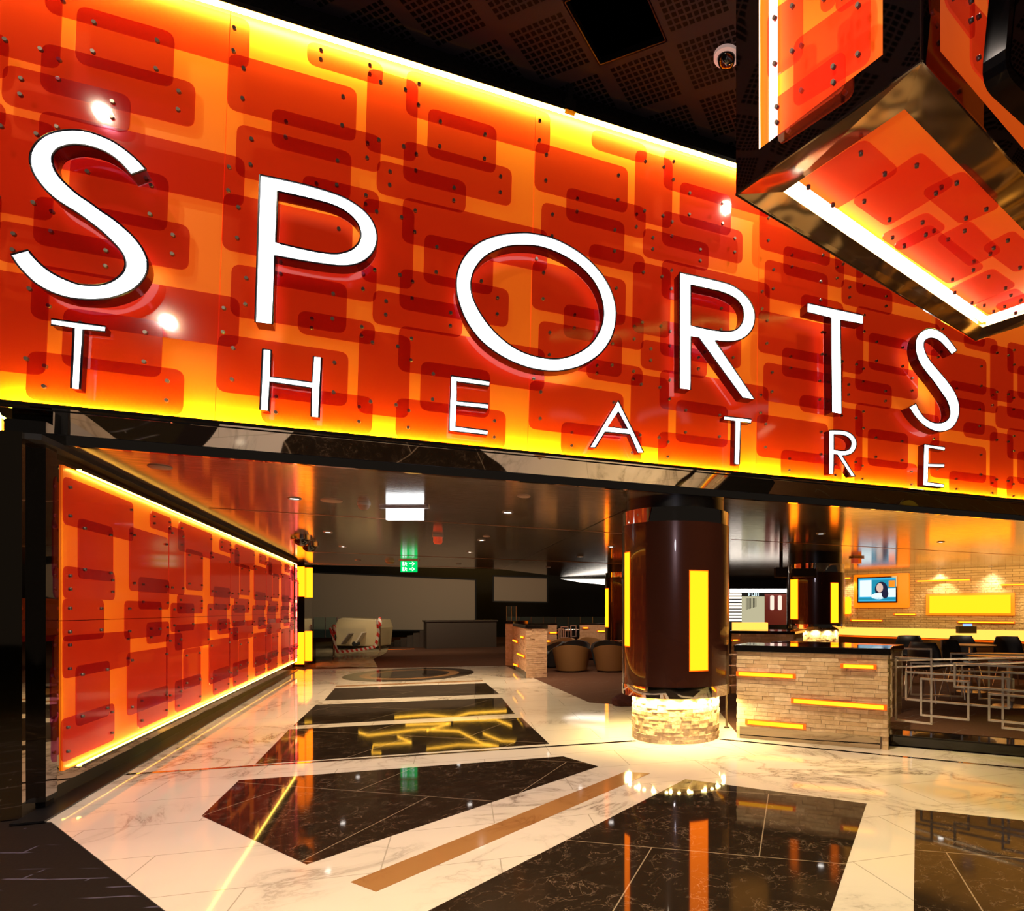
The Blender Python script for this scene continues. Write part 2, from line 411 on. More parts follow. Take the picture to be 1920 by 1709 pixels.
# floor: carpet everywhere, marble on it
g = B(); g.poly([(-30, -14, -.006), (40, -14, -.006), (40, 45, -.006), (-30, 45, -.006)])
tag(g.build('floor', 'dark_carpet'), kind='structure')
p1, p2 = at_z(95, 1541), at_z(310, 1709); d12 = (p2-p1).normalized()
mar = [at_z(70, 1541), p1, p2, p2+d12*2.2, p2+d12*2.2+V((9, -1, 0)), at_z(1920, 1421)+RGT*6+FWD*-1.2, at_z(1920, 1421), at_z(1666, 1399), at_z(1380, 1374),
       at_z(1345, 1330), at_z(1190, 1324), at_z(1105, 1318), at_z(948, 1249), at_z(556, 1256)]
FLOOR_AX = math.atan2(wd.x, wd.y)
g = B(); g.prism([V((p.x, p.y, -.03)) for p in mar], (0, 0, .03)); mf = tag(g.build('floor_marble', 'white_marble'), kind='structure')
def inlay(name, pts, mat, h=.0016):
    g = B(); g.prism([V((p.x, p.y, .0001)) for p in pts], (0, 0, h)); return tag(g.build(name, mat), kind='structure')
fl = lambda *q: [at_z(x, y) for x, y in q]
inlay('floor_band', fl((627.5, 1291.5), (911, 1281.5), (936, 1302), (608, 1314)), 'black_marble')
inlay('floor_band', fl((592, 1322.5), (941, 1309), (965, 1339), (550, 1361.5)), 'black_marble')
inlay('floor_band', fl((542, 1368.5), (978, 1346.5), (1030, 1395.5), (478, 1434)), 'black_marble')
inlay('floor_band', fl((448, 1464), (1056, 1419), (1122, 1438), (575, 1622), (378, 1531)), 'black_marble')
inlay('floor_band', fl((1172, 1448), (1219, 1451), (705, 1673), (657, 1655)), 'tan_marble')
inlay('floor_band', fl((630, 1286.5), (905, 1276), (905, 1278), (628, 1288.5)), 'tan_marble')
c1, c2, c3, c4 = fl((1285, 1462), (1625, 1508), (1558, 1709), (860, 1680))
inlay('floor_band', [c1, c2, c2+(c3-c2)*2.2, c1+(c4-c1)*2.6], 'black_marble')
c1, c2, c3 = fl((1716, 1518.5), (1920, 1539.5), (1713, 1709))
inlay('floor_band', [c1, c1+(c2-c1)*3, c1+(c2-c1)*3+(c3-c1)*2.4, c1+(c3-c1)*2.4], 'black_marble')
mc = at_z(770, 1264.5); mr = 113/F*(1.4*F/119.5)
for rr, mt, hh in ((1, 'black_marble', .0016), (.76, 'tan_marble', .0022), (.60, 'black_marble', .0028)):
    inlay('floor_medallion', [mc+RGT*mr*rr*math.cos(2*PI*k/64)+FWD*mr*rr*1.12*math.sin(2*PI*k/64) for k in range(64)], mt, hh)
# brown carpet areas beyond the marble and on the low platform
g = B(); g.prism([V((p.x, p.y, -.03)) for p in fl((556, 1256), (948, 1249), (1105, 1318), (1190, 1324), (1345, 1330), (1380, 1374))]+[V((16, 6.5, -.03)), V((22, 40, -.03)), V((-6, 40, -.03))], (0, 0, .028))
tag(g.build('floor_lounge', 'brown_carpet'), kind='structure')
pf1, pf2 = at_z(1662, 1397), at_z(1920, 1420); pfd = (pf2-pf1).normalized(); pfn = V((-pfd.y, pfd.x, 0))
g = B(); g.prism([pf1-pfd*.6, pf1+pfd*6, pf1+pfd*6+pfn*1.0, pf1-pfd*.6+pfn*1.0], (0, 0, .11), 0)
g2 = B(); q = [pf1-pfd*.1+pfn*.32, pf1+pfd*6+pfn*.32, pf1+pfd*6+pfn*7, pf1-pfd*.1+pfn*7]
tag(g.build('floor_kerb', 'black_gloss'), kind='structure')
g2.prism([p+V((0, 0, .0)) for p in q], (0, 0, .114)); tag(g2.build('floor_platform', 'brown_carpet'), kind='structure')
# door tracks in the floor
g = B(); a1, a2 = at_z(236, 1453), at_z(1192, 1390); g.bar(a1, a2, .055, .006); tag(g.build('floor_track', 'chrome'), kind='structure')
g = B(); a1, a2 = at_z(1350, 1387), at_z(1920, 1442); g.bar(a1, a2+(a2-a1)*.6, .05, .006); tag(g.build('floor_track', 'chrome'), kind='structure')
g = B(); a1, a2 = at_z(1385, 1377), at_z(1660, 1402); g.bar(a1, a2, .035, .006); tag(g.build('floor_track', 'chrome'), kind='structure')

# corridor wall on the left: polished bronze sheet
s_end = (wB-wA).dot(wd)+.05
g = B(); g.prism([wall_pt(-.05, .0), wall_pt(s_end, .0), wall_pt(s_end, ZC), wall_pt(-.05, ZC)], -wn*.12)
tag(g.build('wall_left', 'bronze_mirror'), kind='structure')
g = B(); g.prism([wall_pt(-.2, 0)+wn*.0, wall_pt(s_end, 0), wall_pt(s_end, 0)+wn*.10, wall_pt(-.2, 0)+wn*.18], (0, 0, .012))
tag(g.build('baseboard_left', 'dark_collar'), kind='structure')
# portal frame: polished post and header band, with a thin lip towards the ceiling
pl_, pr_ = at_y(8, 1100, D-.10).x, at_y(86, 1150, D-.10).x
g = B(); g.box(((pl_+pr_)/2, D-.02, 1.39), (pr_-pl_, .16, 2.66))
hx = [(D-.10, ZB), (D+.045, 2.672), (D+.12, 2.672), (D+.12, ZB)]
g.prism([V((UL, y, z)) for y, z in hx], (12-UL, 0, 0))
tag(g.build('trim_1', 'dark_mirror'), kind='structure')
g = B(); g.box(((UL+12)/2+.1, D+.07, (ZC+2.672)/2-.005), (12-UL-.2, .05, .072)); tag(g.build('trim_2', 'wavy_chrome'), kind='structure')
g = B(); g.box(((UL-2.262)/2+.03, D+.02, .03), (.2, .12, .06)); tag(g.build('baseboard_front', 'black_matte'), kind='structure')
# low ceiling
lc = [V((-3.0, D+.06, ZC)), V((13, D+.06, ZC)), at_z(2300, 1040, ZC), at_z(1920, 1061, ZC), at_z(1585, 1074, ZC), at_z(1380, 1094, ZC), at_z(1140, 1092, ZC), at_z(940, 1068, ZC), at_z(556, 1059, ZC), at_z(540, 1059, ZC)+V((-1.2, 0, 0))]
g = B(); g.prism(lc, (0, 0, .15)); tag(g.build('ceiling_low', 'ceiling_metal'), kind='structure')
def cstrip(p, q, w, mat='copper_strip', drop=.004):
    g = B(); g.bar(at_z(*p, ZC)-V((0, 0, drop/2)), at_z(*q, ZC)-V((0, 0, drop/2)), w, drop); tag(g.build('ceiling_joint', mat), kind='structure')
cstrip((392, 953), (1172, 1001), .035); cstrip((585, 1035.5), (1172, 1058), .07); cstrip((1372, 1012), (1920, 1042), .03)
cstrip((587, 1058), (936, 1066), .10)
cstrip((1227, 930), (942, 1067), .02, 'black_gloss')
g = B(); a1, a2 = wall_pt(-.02, ZC-.02)+wn*.04, wall_pt(s_end, ZC-.02)+wn*.04; g.bar(a1, a2, .10, .04); tag(g.build('trim_3', 'black_matte'), kind='structure')
# high perforated ceiling in front of the facade
tB, tA, tC = at_z(1125, 123, ZU), at_z(1052, 6, ZU), at_z(1250, 77, ZU)
ea = math.radians(-45); eu = V((math.cos(ea), math.sin(ea), 0)); ev = V((eu.y, -eu.x, 0)); TS = .64
g = B(); uvs = []
for i in range(-16, 26):
    for j in range(-16, 18):
        p = tB+eu*i*TS+ev*j*TS; c = p+eu*TS/2+ev*TS/2
        if c.y > D+1.0 or c.y < -7 or c.x < -9 or c.x > 14 or (i == 0 and j == 0): continue
        pts = [p, p+eu*TS, p+eu*TS+ev*TS, p+ev*TS]; g.poly(pts); uvs.append([(0, 0), (1, 0), (1, 1), (0, 1)])
    pass
o = g.build('ceiling_high', 'perforated_tile', uvs=uvs); tag(o, kind='structure')
g = B(); p = tB
for (s_, e_) in ((tB, tB+ev*TS), (tB, tB+eu*TS), (tB+eu*TS, tB+eu*TS+ev*TS), (tB+ev*TS, tB+eu*TS+ev*TS)): g.bar(s_+V((0, 0, .03)), e_+V((0, 0, .03)), .02, .06)
tag(g.build('ceiling_frame', 'dark_collar'), kind='structure')
g = B(); g.poly([(-12, -9, ZU+.9), (16, -9, ZU+.9), (16, D+2, ZU+.9), (-12, D+2, ZU+.9)]); tag(g.build('ceiling_void', 'black_void'), kind='structure')
g = B(); g.box((3.5, D+.05, (ZT+ZU)/2+.02), (16, .1, ZU-ZT)); tag(g.build('trim_4', 'black_gloss'), kind='structure')
# theatre beyond: black back and side walls
wb0, wb1 = at_t(520, 1145, 33), at_t(1400, 1145, 33)
def vwall(name, p, q, z0, z1, mat, th=.1):
    d = (q-p); n = V((-d.y, d.x, 0)).normalized()
    g = B(); g.prism([V((p.x, p.y, z0)), V((q.x, q.y, z0)), V((q.x, q.y, z1)), V((p.x, p.y, z1))], n*th); return tag(g.build(name, mat), kind='structure')
vwall('wall_back', wb0-RGT*8, wb1+RGT*30, -1, 7, 'black_matte')
vwall('wall_side', wall_pt(s_end+.6, 0)-RGT*.3, at_t(545, 1145, 30), -.2, 7, 'black_matte')
g = B(); g.poly([at_z(400, 1059, ZC)+V((-6, 0, 3)), at_z(1500, 1059, ZC)+V((0, 0, 3)), at_t(1500, 0, 31)*1, at_t(300, 0, 31)*1][:2]+[V((20, 40, ZC+4.2)), V((-12, 40, ZC+4.2))]); tag(g.build('ceiling_theatre', 'black_matte'), kind='structure')

# ================================================================== THE SIGN WALL
# module grid of the sign: sheet joints seen at these places give the sheet-to-plane map
J = [((0, 0), (423, 277)), ((0, 1), (412, 540)), ((1, 0), (998, 414)), ((1, 1), (994, 638)), ((2, 0), (1423, 519)), ((2, 1), (1421, 713)), ((3, 1), (1743, 769))]
A_ = []
for (a_, b_), (x, y) in J:
    A_.append([a_, b_, 1, 0, 0, 0, -x*a_, -x*b_, -x]); A_.append([0, 0, 0, a_, b_, 1, -y*a_, -y*b_, -y])
Hm = np.linalg.svd(np.array(A_, float))[2][-1].reshape(3, 3); Hi = np.linalg.inv(Hm)
def ab2px(a_, b_):
    w = Hm @ np.array([a_, b_, 1.0]); return w[0]/w[2], w[1]/w[2]
def px2ab(x, y):
    w = Hi @ np.array([x, y, 1.0]); return w[0]/w[2], w[1]/w[2]
NS = V((0, -1, 0))
def sheet(a_, b_, yy): return at_y(*ab2px(a_, b_), yy)
sign = thing('illuminated_wall', 'huge amber and red backlit sign wall above the portal, covered with overlapping red plates', 'sign wall', (3, D, ZB), kind='thing')
clipz = lambda p: V((p.x, p.y, min(max(p.z, ZB), ZT)))
for i in range(-2, 5):
    for j in range(-1, 2):
        q = [sheet(i+.0008, j, D), sheet(i+1-.0008, j, D), sheet(i+1-.0008, j+1, D), sheet(i+.0008, j+1, D)]
        z0 = (ZT if j == -1 else None); z1 = (ZB if j == 1 else None)
        for k in (0, 1):
            if z0: q[k].z = z0
        for k in (2, 3):
            if z1: q[k].z = z1
        if i == -2: q[0].x = q[3].x = q[1].x-.9
        B().prism(q, (0, .05, 0)).build('backing_sheet', 'amber_sheet', sign)
g = B(); g.prism([(UL-1.0, D, .02), (UL, D, .02), (UL, D, ZB-.002), (UL-1.0, D, ZB-.002)], (0, .05, 0)); g.build('backing_sheet', 'amber_sheet', sign)
x0, x1 = UL-1.0, sheet(5, 0, D).x
g = B(); g.box(((x0+x1)/2, D-.045, ZT-.03), (x1-x0, .014, .022)); g.build('top_light_strip', 'led_white', sign)
g = B(); g.box(((x0+x1)/2, D-.05, ZT-.009), (x1-x0, .10, .012)); g.box(((x0+x1)/2, D-.103, ZT-.026), (x1-x0, .006, .034)); g.build('top_shield_rail', 'dark_collar', sign)  # overhang and front lip added to keep strip light off the ceiling
g = B(); g.box(((UL+x1)/2, D-.03, ZB+.012), (x1-UL, .014, .014)); g.build('bottom_light_strip', 'led_low', sign)
g = B(); g.box((UL-.008, D-.03, ZB/2+.3), (.010, .010, ZB-.7)); g.build('side_light_strip', 'led_low', sign)
g = B(); g.box(((UL+x1)/2, D-.065, ZB+.004), (x1-UL, .05, .05)); g.build('bottom_rail', 'dark_mirror', sign)
kb = at_y(1069, 200, D-.10); g = B(); g.box(kb, (.10, .06, .11)); g.box(kb+V((0, .02, .16)), (.05, .05, .24)); g.build('bracket', 'dark_collar', sign)
# plates of one sheet, read as top-left and bottom-right corners
T0 = {'P1': ((430, 99.7), (666.7, 268), 1), 'P2': ((510.8, 203), (712.5, 326), 0), 'P3': ((445, 233), (656.7, 379), 1), 'P5': ((576.7, 77.5), (717.5, 162), 0),
      'P6': ((689.7, 128), (780, 306), 1), 'P7': ((762.7, 132), (1030, 292), 0), 'P8': ((803, 203), (929, 327), 1), 'P9': ((757.5, 264), (958, 389), 0), 'P10': ((707.5, 300), (872.5, 402), 1)}
YF, YBK = D-.115, D-.06
plates = []
for k, (tl, br_, lay) in T0.items():
    a0, b0 = px2ab(*tl); a1, b1 = px2ab(*br_)
    for i in range(-2, 5):
        for j in range(0, 3):
            A0, A1, B0, B1 = a0+i, a1+i, b0+j, b1+j
            if B1 > 2.01: continue
            xl, yl = ab2px(A0, (B0+B1)/2); xr, yr = ab2px(A1, (B0+B1)/2)
            if xr < -20 or xl > 1990 or A0 < -1.9: continue
            # hidden behind the hanging light box: leave out those wholly covered
            xm, ym = ab2px((A0+A1)/2, B1)
            if xl > 1400 and ym < 365+(xm-1380)*.61-10 : continue
            if xl > 1840 and ym < 640-(xm-1830)*.3: continue
            plates.append((abs(xr-xl)*abs(ab2px(A0, B1)[1]-ab2px(A0, B0)[1]), k, A0, A1, B0, B1, lay))
plates.sort(key=lambda t: -t[0])
rest = B()
for n_, (ar, k, A0, A1, B0, B1, lay) in enumerate(plates):
    y_ = YF if lay else YBK
    q = [sheet(A0, B0, y_), sheet(A1, B0, y_), sheet(A1, B1, y_), sheet(A0, B1, y_)]
    for p in q: p.z = min(p.z, ZT-.10)
    if n_ < 100: plate(sign, q, NS, r=.07, inset=.10, bs=.72)
    else: rest.prism(rounded(q, .085), NS*.012)
if rest.v: tag(rest.build('red_plate', 'red_acrylic', sign), kind='stuff')

# ------------------------------------------------------------------ letters
def smooth_loop(items):
    """items: list of (x, y) or (x, y, 1) where 1 marks a corner; smooth runs between corners are splined"""
    n = len(items); corners = [i for i, p in enumerate(items) if len(p) == 3]
    P = [np.array(p[:2], float) for p in items]
    if not corners:
        runs = [[P[i] for i in range(n)]+[P[0]]]; closed = True
    else:
        closed = False; runs = []
        for c0, c1 in zip(corners, corners[1:]+[corners[0]+n]): runs.append([P[i % n] for i in range(c0, c1+1)])
    out = []
    for r in runs:
        m = len(r)
        if m == 2: out.append(r[0]); continue
        for i in range(m-1):
            p1, p2 = r[i], r[i+1]
            p0 = r[i-1] if i > 0 else (r[-2] if closed else 2*p1-p2); p3 = r[i+2] if i+2 < m else (r[1] if closed else 2*p2-p1)
            for k in range(4):
                t = k/4; out.append(.5*((2*p1)+(p2-p0)*t+(2*p0-5*p1+4*p2-p3)*t*t+(3*p1-p0-3*p2+p3)*t**3))
    return [tuple(p) for p in out]
C = lambda pts: [(*p, 1) for p in pts]
def letter(name, label, group, org, sc, loops, depth, yf):
    lps = []
    for lp in loops:
        pts = smooth_loop(lp); lps.append([at_y(org[0]+x/sc, org[1]+y/sc, yf) for x, y in pts])
    allp = [p for l in lps for p in l]
    base = V((sum(p.x for p in allp)/len(allp), yf+depth, min(p.z for p in allp)))
    t = thing(name, label, 'letter', base, group)
    cu = bpy.data.curves.new('outline', 'CURVE'); cu.dimensions = '2D'; cu.fill_mode = 'BOTH'
    for l in lps:
        sp = cu.splines.new('POLY'); sp.points.add(len(l)-1); sp.use_cyclic_u = True
        for pt, p in zip(sp.points, l): pt.co = (p.x, p.z, 0, 1)
    tmp = bpy.data.objects.new('outline', cu); COL.objects.link(tmp)
    dg = bpy.context.evaluated_depsgraph_get(); me = bpy.data.meshes.new_from_object(tmp.evaluated_get(dg))
    bpy.data.objects.remove(tmp); bpy.data.curves.remove(cu)
    g = B(); g.v = [V((v.co.x, yf, v.co.y)) for v in me.vertices]; g.f = [list(p.vertices) for p in me.polygons]; g.mi = [0]*len(g.f)
    g.build('face', 'letter_face', t); bpy.data.meshes.remove(me)
    g = B(); eps = .004
    for l in lps:
        n = len(l); k = len(g.v)
        g.v += [p+V((0, -.003, 0)) for p in l]+[p+V((0, depth, 0)) for p in l]
        for i in range(n):
            j = (i+1) % n; g.f.append([k+i, k+j, k+n+j, k+n+i]); g.mi.append(0)
    g.build('return', 'letter_return', t)
    g = B()
    for l in lps: g.tube([p+V((0, -.002, 0)) for p in l+[l[0], l[1]]], .0075, 5)
    g.build('rim', 'letter_rim', t)
    return t
YL, YS_ = D-.26, D-.24
G1, G2 = 'letters of the word SPORTS', 'letters of the word THEATRE'
S1 = C([(1115, 400)])+[(1040, 320), (950, 245), (860, 185), (760, 140), (660, 108), (560, 97), (460, 105), (370, 130), (300, 175), (250, 240), (230, 320), (245, 400), (285, 475), (350, 555), (420, 620), (500, 675), (590, 730), (680, 795), (770, 865), (850, 940), (910, 1005), (945, 1060), (958, 1120), (945, 1175), (905, 1220), (850, 1255), (780, 1278), (700, 1283), (600, 1275), (500, 1240), (400, 1190), (320, 1130), (260, 1070)]+C([(215, 1015), (85, 1050)])+[(130, 1120), (190, 1190), (270, 1265), (360, 1320), (460, 1360), (570, 1385), (700, 1393), (820, 1385), (930, 1355), (1030, 1305), (1095, 1235), (1125, 1160), (1120, 1080), (1085, 1000), (1020, 915), (940, 840), (860, 775), (770, 715), (690, 655), (600, 595), (530, 535), (465, 470), (420, 405), (400, 340), (405, 290), (440, 245), (500, 220), (570, 210), (660, 218), (750, 243), (830, 280), (900, 330), (960, 390)]+C([(1003, 440)])
letter('sign_letter', 'large glowing white letter S, first of the word SPORTS', G1, (0, 220), 4.069, [S1], .13, YL)
letter('sign_letter', 'large glowing white letter P between S and O of SPORTS', G1, (440, 300), 5.027, [
    C([(238, 143)])+[(430, 182), (640, 230), (760, 262), (900, 305), (1030, 355), (1150, 425), (1240, 500), (1305, 590), (1338, 690), (1338, 780), (1310, 860), (1250, 930), (1170, 975), (1080, 996), (980, 998), (860, 985), (720, 965), (560, 938)]+C([(378, 903), (357, 1550), (195, 1530)]),
    C([(405, 298)])+[(640, 350), (780, 385), (900, 418), (1010, 465), (1100, 530), (1165, 610), (1190, 700), (1170, 780), (1110, 842), (1030, 875), (940, 886), (820, 875), (700, 853), (550, 820)]+C([(388, 780)])], .13, YL)
letter('sign_letter', 'large glowing white round letter O of SPORTS', G1, (840, 420), 5.647, [
    [(765, 98), (900, 105), (1100, 150), (1300, 245), (1470, 365), (1610, 510), (1710, 670), (1765, 830), (1778, 970), (1755, 1130), (1700, 1260), (1600, 1385), (1450, 1485), (1300, 1538), (1130, 1560), (950, 1545), (780, 1500), (600, 1420), (420, 1300), (290, 1170), (180, 1000), (110, 810), (88, 660), (100, 520), (150, 390), (240, 270), (370, 180), (550, 120)],
    [(800, 228), (960, 240), (1120, 290), (1290, 375), (1430, 480), (1550, 620), (1620, 770), (1648, 930), (1630, 1070), (1570, 1200), (1470, 1310), (1330, 1390), (1170, 1430), (1000, 1420), (830, 1375), (680, 1300), (540, 1190), (420, 1060), (320, 910), (258, 770), (240, 650), (260, 530), (320, 420), (420, 325), (560, 260), (680, 233)]], .13, YL)
letter('sign_letter', 'large glowing white letter R of SPORTS, right of the O', G1, (1250, 490), 6.105, [
    C([(148, 130)])+[(400, 185), (620, 237), (740, 275), (850, 345), (940, 440), (995, 550), (1008, 650), (985, 760), (930, 840), (850, 895), (760, 918), (660, 920)]+C([(550, 908), (1005, 1582), (868, 1565), (368, 877), (278, 862), (272, 1472), (148, 1458)]),
    C([(275, 272)])+[(450, 312), (600, 345), (720, 390), (810, 450), (865, 530), (880, 620), (860, 710), (800, 780), (720, 805), (620, 802), (480, 782)]+C([(275, 738)])], .13, YL)
letter('sign_letter', 'large glowing white letter T of SPORTS, below the hanging light box', G1, (1490, 550), 4.497, [C([(108, 85), (575, 187), (572, 262), (385, 225), (395, 1018), (313, 1005), (305, 208), (105, 160)])], .13, YL)
letter('sign_letter', 'large glowing white letter S, last of the word SPORTS', G1, (1490, 550), 4.497, [
    C([(1368, 483)])+[(1330, 430), (1270, 360), (1200, 312), (1130, 300), (1070, 325), (1030, 375), (1017, 450), (1030, 530), (1060, 600), (1110, 670), (1170, 745), (1230, 830), (1280, 905), (1305, 975), (1305, 1040), (1275, 1080), (1220, 1097), (1160, 1090), (1100, 1055), (1055, 1000)]+C([(1020, 932), (965, 962)])+[(1000, 1020), (1050, 1080), (1110, 1130), (1180, 1162), (1240, 1168), (1310, 1145), (1360, 1090), (1385, 1010), (1382, 930), (1350, 840), (1290, 750), (1220, 665), (1160, 595), (1110, 520), (1088, 450), (1095, 405), (1130, 380), (1175, 382), (1220, 405), (1270, 455)]+C([(1322, 517)])], .13, YL)
letter('sign_letter', 'small glowing white letter T at the start of THEATRE', G2, (60, 580), 3.31, [C([(122, 62), (458, 108), (455, 142), (320, 127), (298, 498), (244, 492), (262, 118), (120, 98)])], .09, YS_)
letter('sign_letter', 'small glowing white letter H of THEATRE, below the P', G2, (60, 580), 3.31, [C([(1433, 248), (1485, 255), (1478, 420), (1738, 455), (1748, 295), (1797, 302), (1780, 672), (1733, 668), (1737, 490), (1476, 452), (1468, 632), (1416, 625)])], .09, YS_)
letter('sign_letter', 'small glowing white letter E of THEATRE, between H and A', G2, (820, 680), 3.097, [C([(80, 78), (302, 110), (300, 138), (112, 112), (112, 225), (296, 242), (294, 270), (110, 250), (106, 372), (292, 396), (290, 422), (68, 396)])], .09, YS_)
letter('sign_letter', 'small glowing white letter A of THEATRE', G2, (820, 680), 3.097, [C([(1050, 222), (1198, 523), (1163, 525), (1118, 418), (973, 404), (917, 495), (886, 492)]), C([(1050, 285), (1104, 386), (988, 375)])], .09, YS_)
letter('sign_letter', 'small glowing white letter T of THEATRE, between A and R', G2, (820, 680), 3.097, [C([(1665, 312), (1822, 330), (1820, 353), (1760, 345), (1753, 592), (1724, 588), (1729, 340), (1663, 333)])], .09, YS_)
letter('sign_letter', 'small glowing white letter R of THEATRE, below the large T', G2, (1490, 550), 4.497, [
    C([(290, 1157)])+[(350, 1157), (400, 1160), (450, 1172), (495, 1205), (520, 1260), (510, 1315), (475, 1355), (425, 1370)]+C([(398, 1370), (512, 1548), (475, 1545), (358, 1362), (330, 1358), (325, 1528), (290, 1525)]),
    C([(330, 1192)])+[(400, 1198), (445, 1215), (475, 1255), (470, 1300), (440, 1325), (395, 1330)]+C([(330, 1322)])], .09, YS_)
letter('sign_letter', 'small glowing white letter E at the end of THEATRE', G2, (1490, 550), 4.497, [C([(1090, 1275), (1265, 1300), (1262, 1328), (1128, 1305), (1125, 1440), (1260, 1442), (1258, 1470), (1122, 1465), (1120, 1595), (1257, 1612), (1255, 1640), (1082, 1620)])], .09, YS_)

# ================================================================== CORRIDOR LIGHT WALL (left)
lw_p = wA+wn*.03
def lw(x, y, off=.012): return at_pl(x, y, wA+wn*off, wn)
def lws(x, y, off=.012):
    p = lw(x, y, off); return (p-wA).dot(wd), p.z
sA, zt = lws(118, 872); _, zb = lws(111, 1452); sE, _ = lws(551, 1150)
z_top, z_bot = lws(118, 872)[1], lws(111, 1450)[1]
lwall = thing('corridor_light_wall', 'amber and red backlit plate panel on the left corridor wall, edged in yellow light', 'light wall', wall_pt((sA+sE)/2, 0), kind='thing')
def wp(s, z, off): return wA+wd*s+wn*off+V((0, 0, z))
mid = lws(300, 1159)[1]
for (z0, z1) in ((z_bot, mid-.003), (mid+.003, z_top)):
    nseg = 3
    for k in range(nseg):
        s0 = sA+(sE-sA)*k/nseg+.002; s1 = sA+(sE-sA)*(k+1)/nseg-.002
        B().prism([wp(s0, z0, .012), wp(s1, z0, .012), wp(s1, z1, .012), wp(s0, z1, .012)], -wn*.010).build('backing_sheet', 'amber_sheet_low', lwall)
g = B(); g.bar(wp(sA+.14, z_top-.006, .045), wp(sE, z_top-.006, .045), .010, .010); g.build('top_light_strip', 'led_amber', lwall)
g = B(); g.bar(wp(sA+.14, z_bot+.006, .045), wp(sE, z_bot+.006, .045), .010, .010); g.build('bottom_light_strip', 'led_amber', lwall)
g = B(); g.bar(wp(sE-.01, z_bot, .062), wp(sE-.01, z_top, .062), .03, .02); g.build('end_light_strip', 'led_end', lwall)
g = B(); g.bar(wp(sA+.14, z_top+.006, .05), wp(sE, z_top+.006, .05), .05, .008); g.bar(wp(sA+.14, z_top+.002, .074), wp(sE, z_top+.002, .074), .006, .022); g.build('top_shield_rail', 'dark_collar', lwall)  # front lip added to shield the ceiling from the strip
g = B(); g.bar(wp(sA+.14, z_bot-.006, .05), wp(sE, z_bot-.006, .05), .05, .008); g.bar(wp(sA+.14, z_bot+.002, .074), wp(sE, z_bot+.002, .074), .004, .016); g.build('bottom_rail', 'dark_collar', lwall)  # front lip added to keep the strip out of the floor reflection
W0 = [  # x0, top, bottom at x0, x1, layer  (read off the photograph at 2.442x from (0, 840))
 (590, 360, 655, 765, 1), (685, 285, 365, 780, 0), (770, 355, 670, 840, 1), (815, 335, 470, 968, 0), (850, 460, 650, 925, 1), (633, 590, 740, 770, 0),
 (568, 700, 878, 735, 1), (670, 800, 900, 770, 0), (580, 940, 1230, 765, 1), (627, 1130, 1290, 765, 0), (760, 855, 1170, 830, 1), (780, 710, 845, 885, 1),
 (810, 670, 760, 925, 0), (838, 925, 1110, 915, 1), (800, 812, 930, 955, 0), (800, 1070, 1215, 918, 0)]
Wm = [(287, 128, 350, 605, 0), (355, 320, 598, 512, 1), (287, 540, 690, 520, 0), (285, 690, 890, 470, 1), (285, 862, 1060, 590, 0), (345, 1000, 1280, 497, 1), (277, 1245, 1445, 518, 0)]
def wq(x0, yt, yb, x1, off):
    X = lambda x: x/2.442
    s0, z1 = lws(X(x0), 840+yt/2.442, off); _, z0 = lws(X(x0), 840+yb/2.442, off); s1, _ = lws(X(x1), 840+745/2.442-1, off); return s0, s1, z0, z1
mod = None
offs = {0: .075, 1: .12}
sa = lws(590/2.442, 1100, .12)[0]; sb = lws(960/2.442, 1100, .12)[0]; mod = sb-sa
for rep, lst in ((0, Wm), (0, W0), (1, W0), (2, W0), (3, W0)):
    for (x0, yt, yb, x1, lay) in lst:
        s0, s1, z0, z1 = wq(x0, yt, yb, x1, offs[lay]); s0 += rep*mod; s1 += rep*mod
        if s0 > sE-.12: continue
        s1 = min(s1, sE-.03); z1 = min(z1, z_top-.06); z0 = max(z0, z_bot+.06)
        o = offs[lay]
        plate(lwall, [wp(s0, z1, o), wp(s1, z1, o), wp(s1, z0, o), wp(s0, z0, o)], wn, mat='red_acrylic_wall', r=.06, inset=.07, bs=.6, thick=.01)

# ================================================================== HANGING LIGHT BOX (upper right)
zb_ = 3.9
c0, cL = at_z(1728, 115, zb_), at_z(1380, 365, zb_); cR = at_z(1830, 640, zb_)
e1 = (cL-c0).normalized(); L1 = (cL-c0).length; e2 = (cR-cL).normalized(); L2 = (cR-cL).length
cR2 = c0+e2*L2
hb = thing('hanging_light_box', 'huge light box hanging from the ceiling at right, red plates framed in black mirror', 'light box', ((c0+cR)/2), kind='thing')
ztop = ZU-.01
nL = V((e1.y, -e1.x, 0)); nL = nL if nL.dot(EYE-c0) > 0 else -nL
nR = V((e2.y, -e2.x, 0)); nR = nR if nR.dot(EYE-c0) > 0 else -nR
nD = V((0, 0, -1))
def ring(outer, inner, n, depth, name, mat):
    g = B(); m = len(outer)
    for i in range(m):
        j = (i+1) % m; g.poly([outer[i], outer[j], inner[j], inner[i]])
        g.poly([inner[i], inner[j], inner[j]-n*depth, inner[i]-n*depth])
    return g.build(name, mat, hb)
# bottom face
b1, b2, b3 = at_z(1696, 205, zb_), at_z(1469, 360, zb_+.03), at_z(1842, 614, zb_+.03); b4 = b1+(b3-b2); b4.z = zb_
ring([c0, cL, cR, cR2], [b1, b2, b3, b4], nD, .10, 'bottom_frame', 'reflected_gold_mirror')
B().poly([b1-nD*.10, b2-nD*.10, b3-nD*.10, b4-nD*.10]).build('bottom_backing', 'amber_sheet', hb)
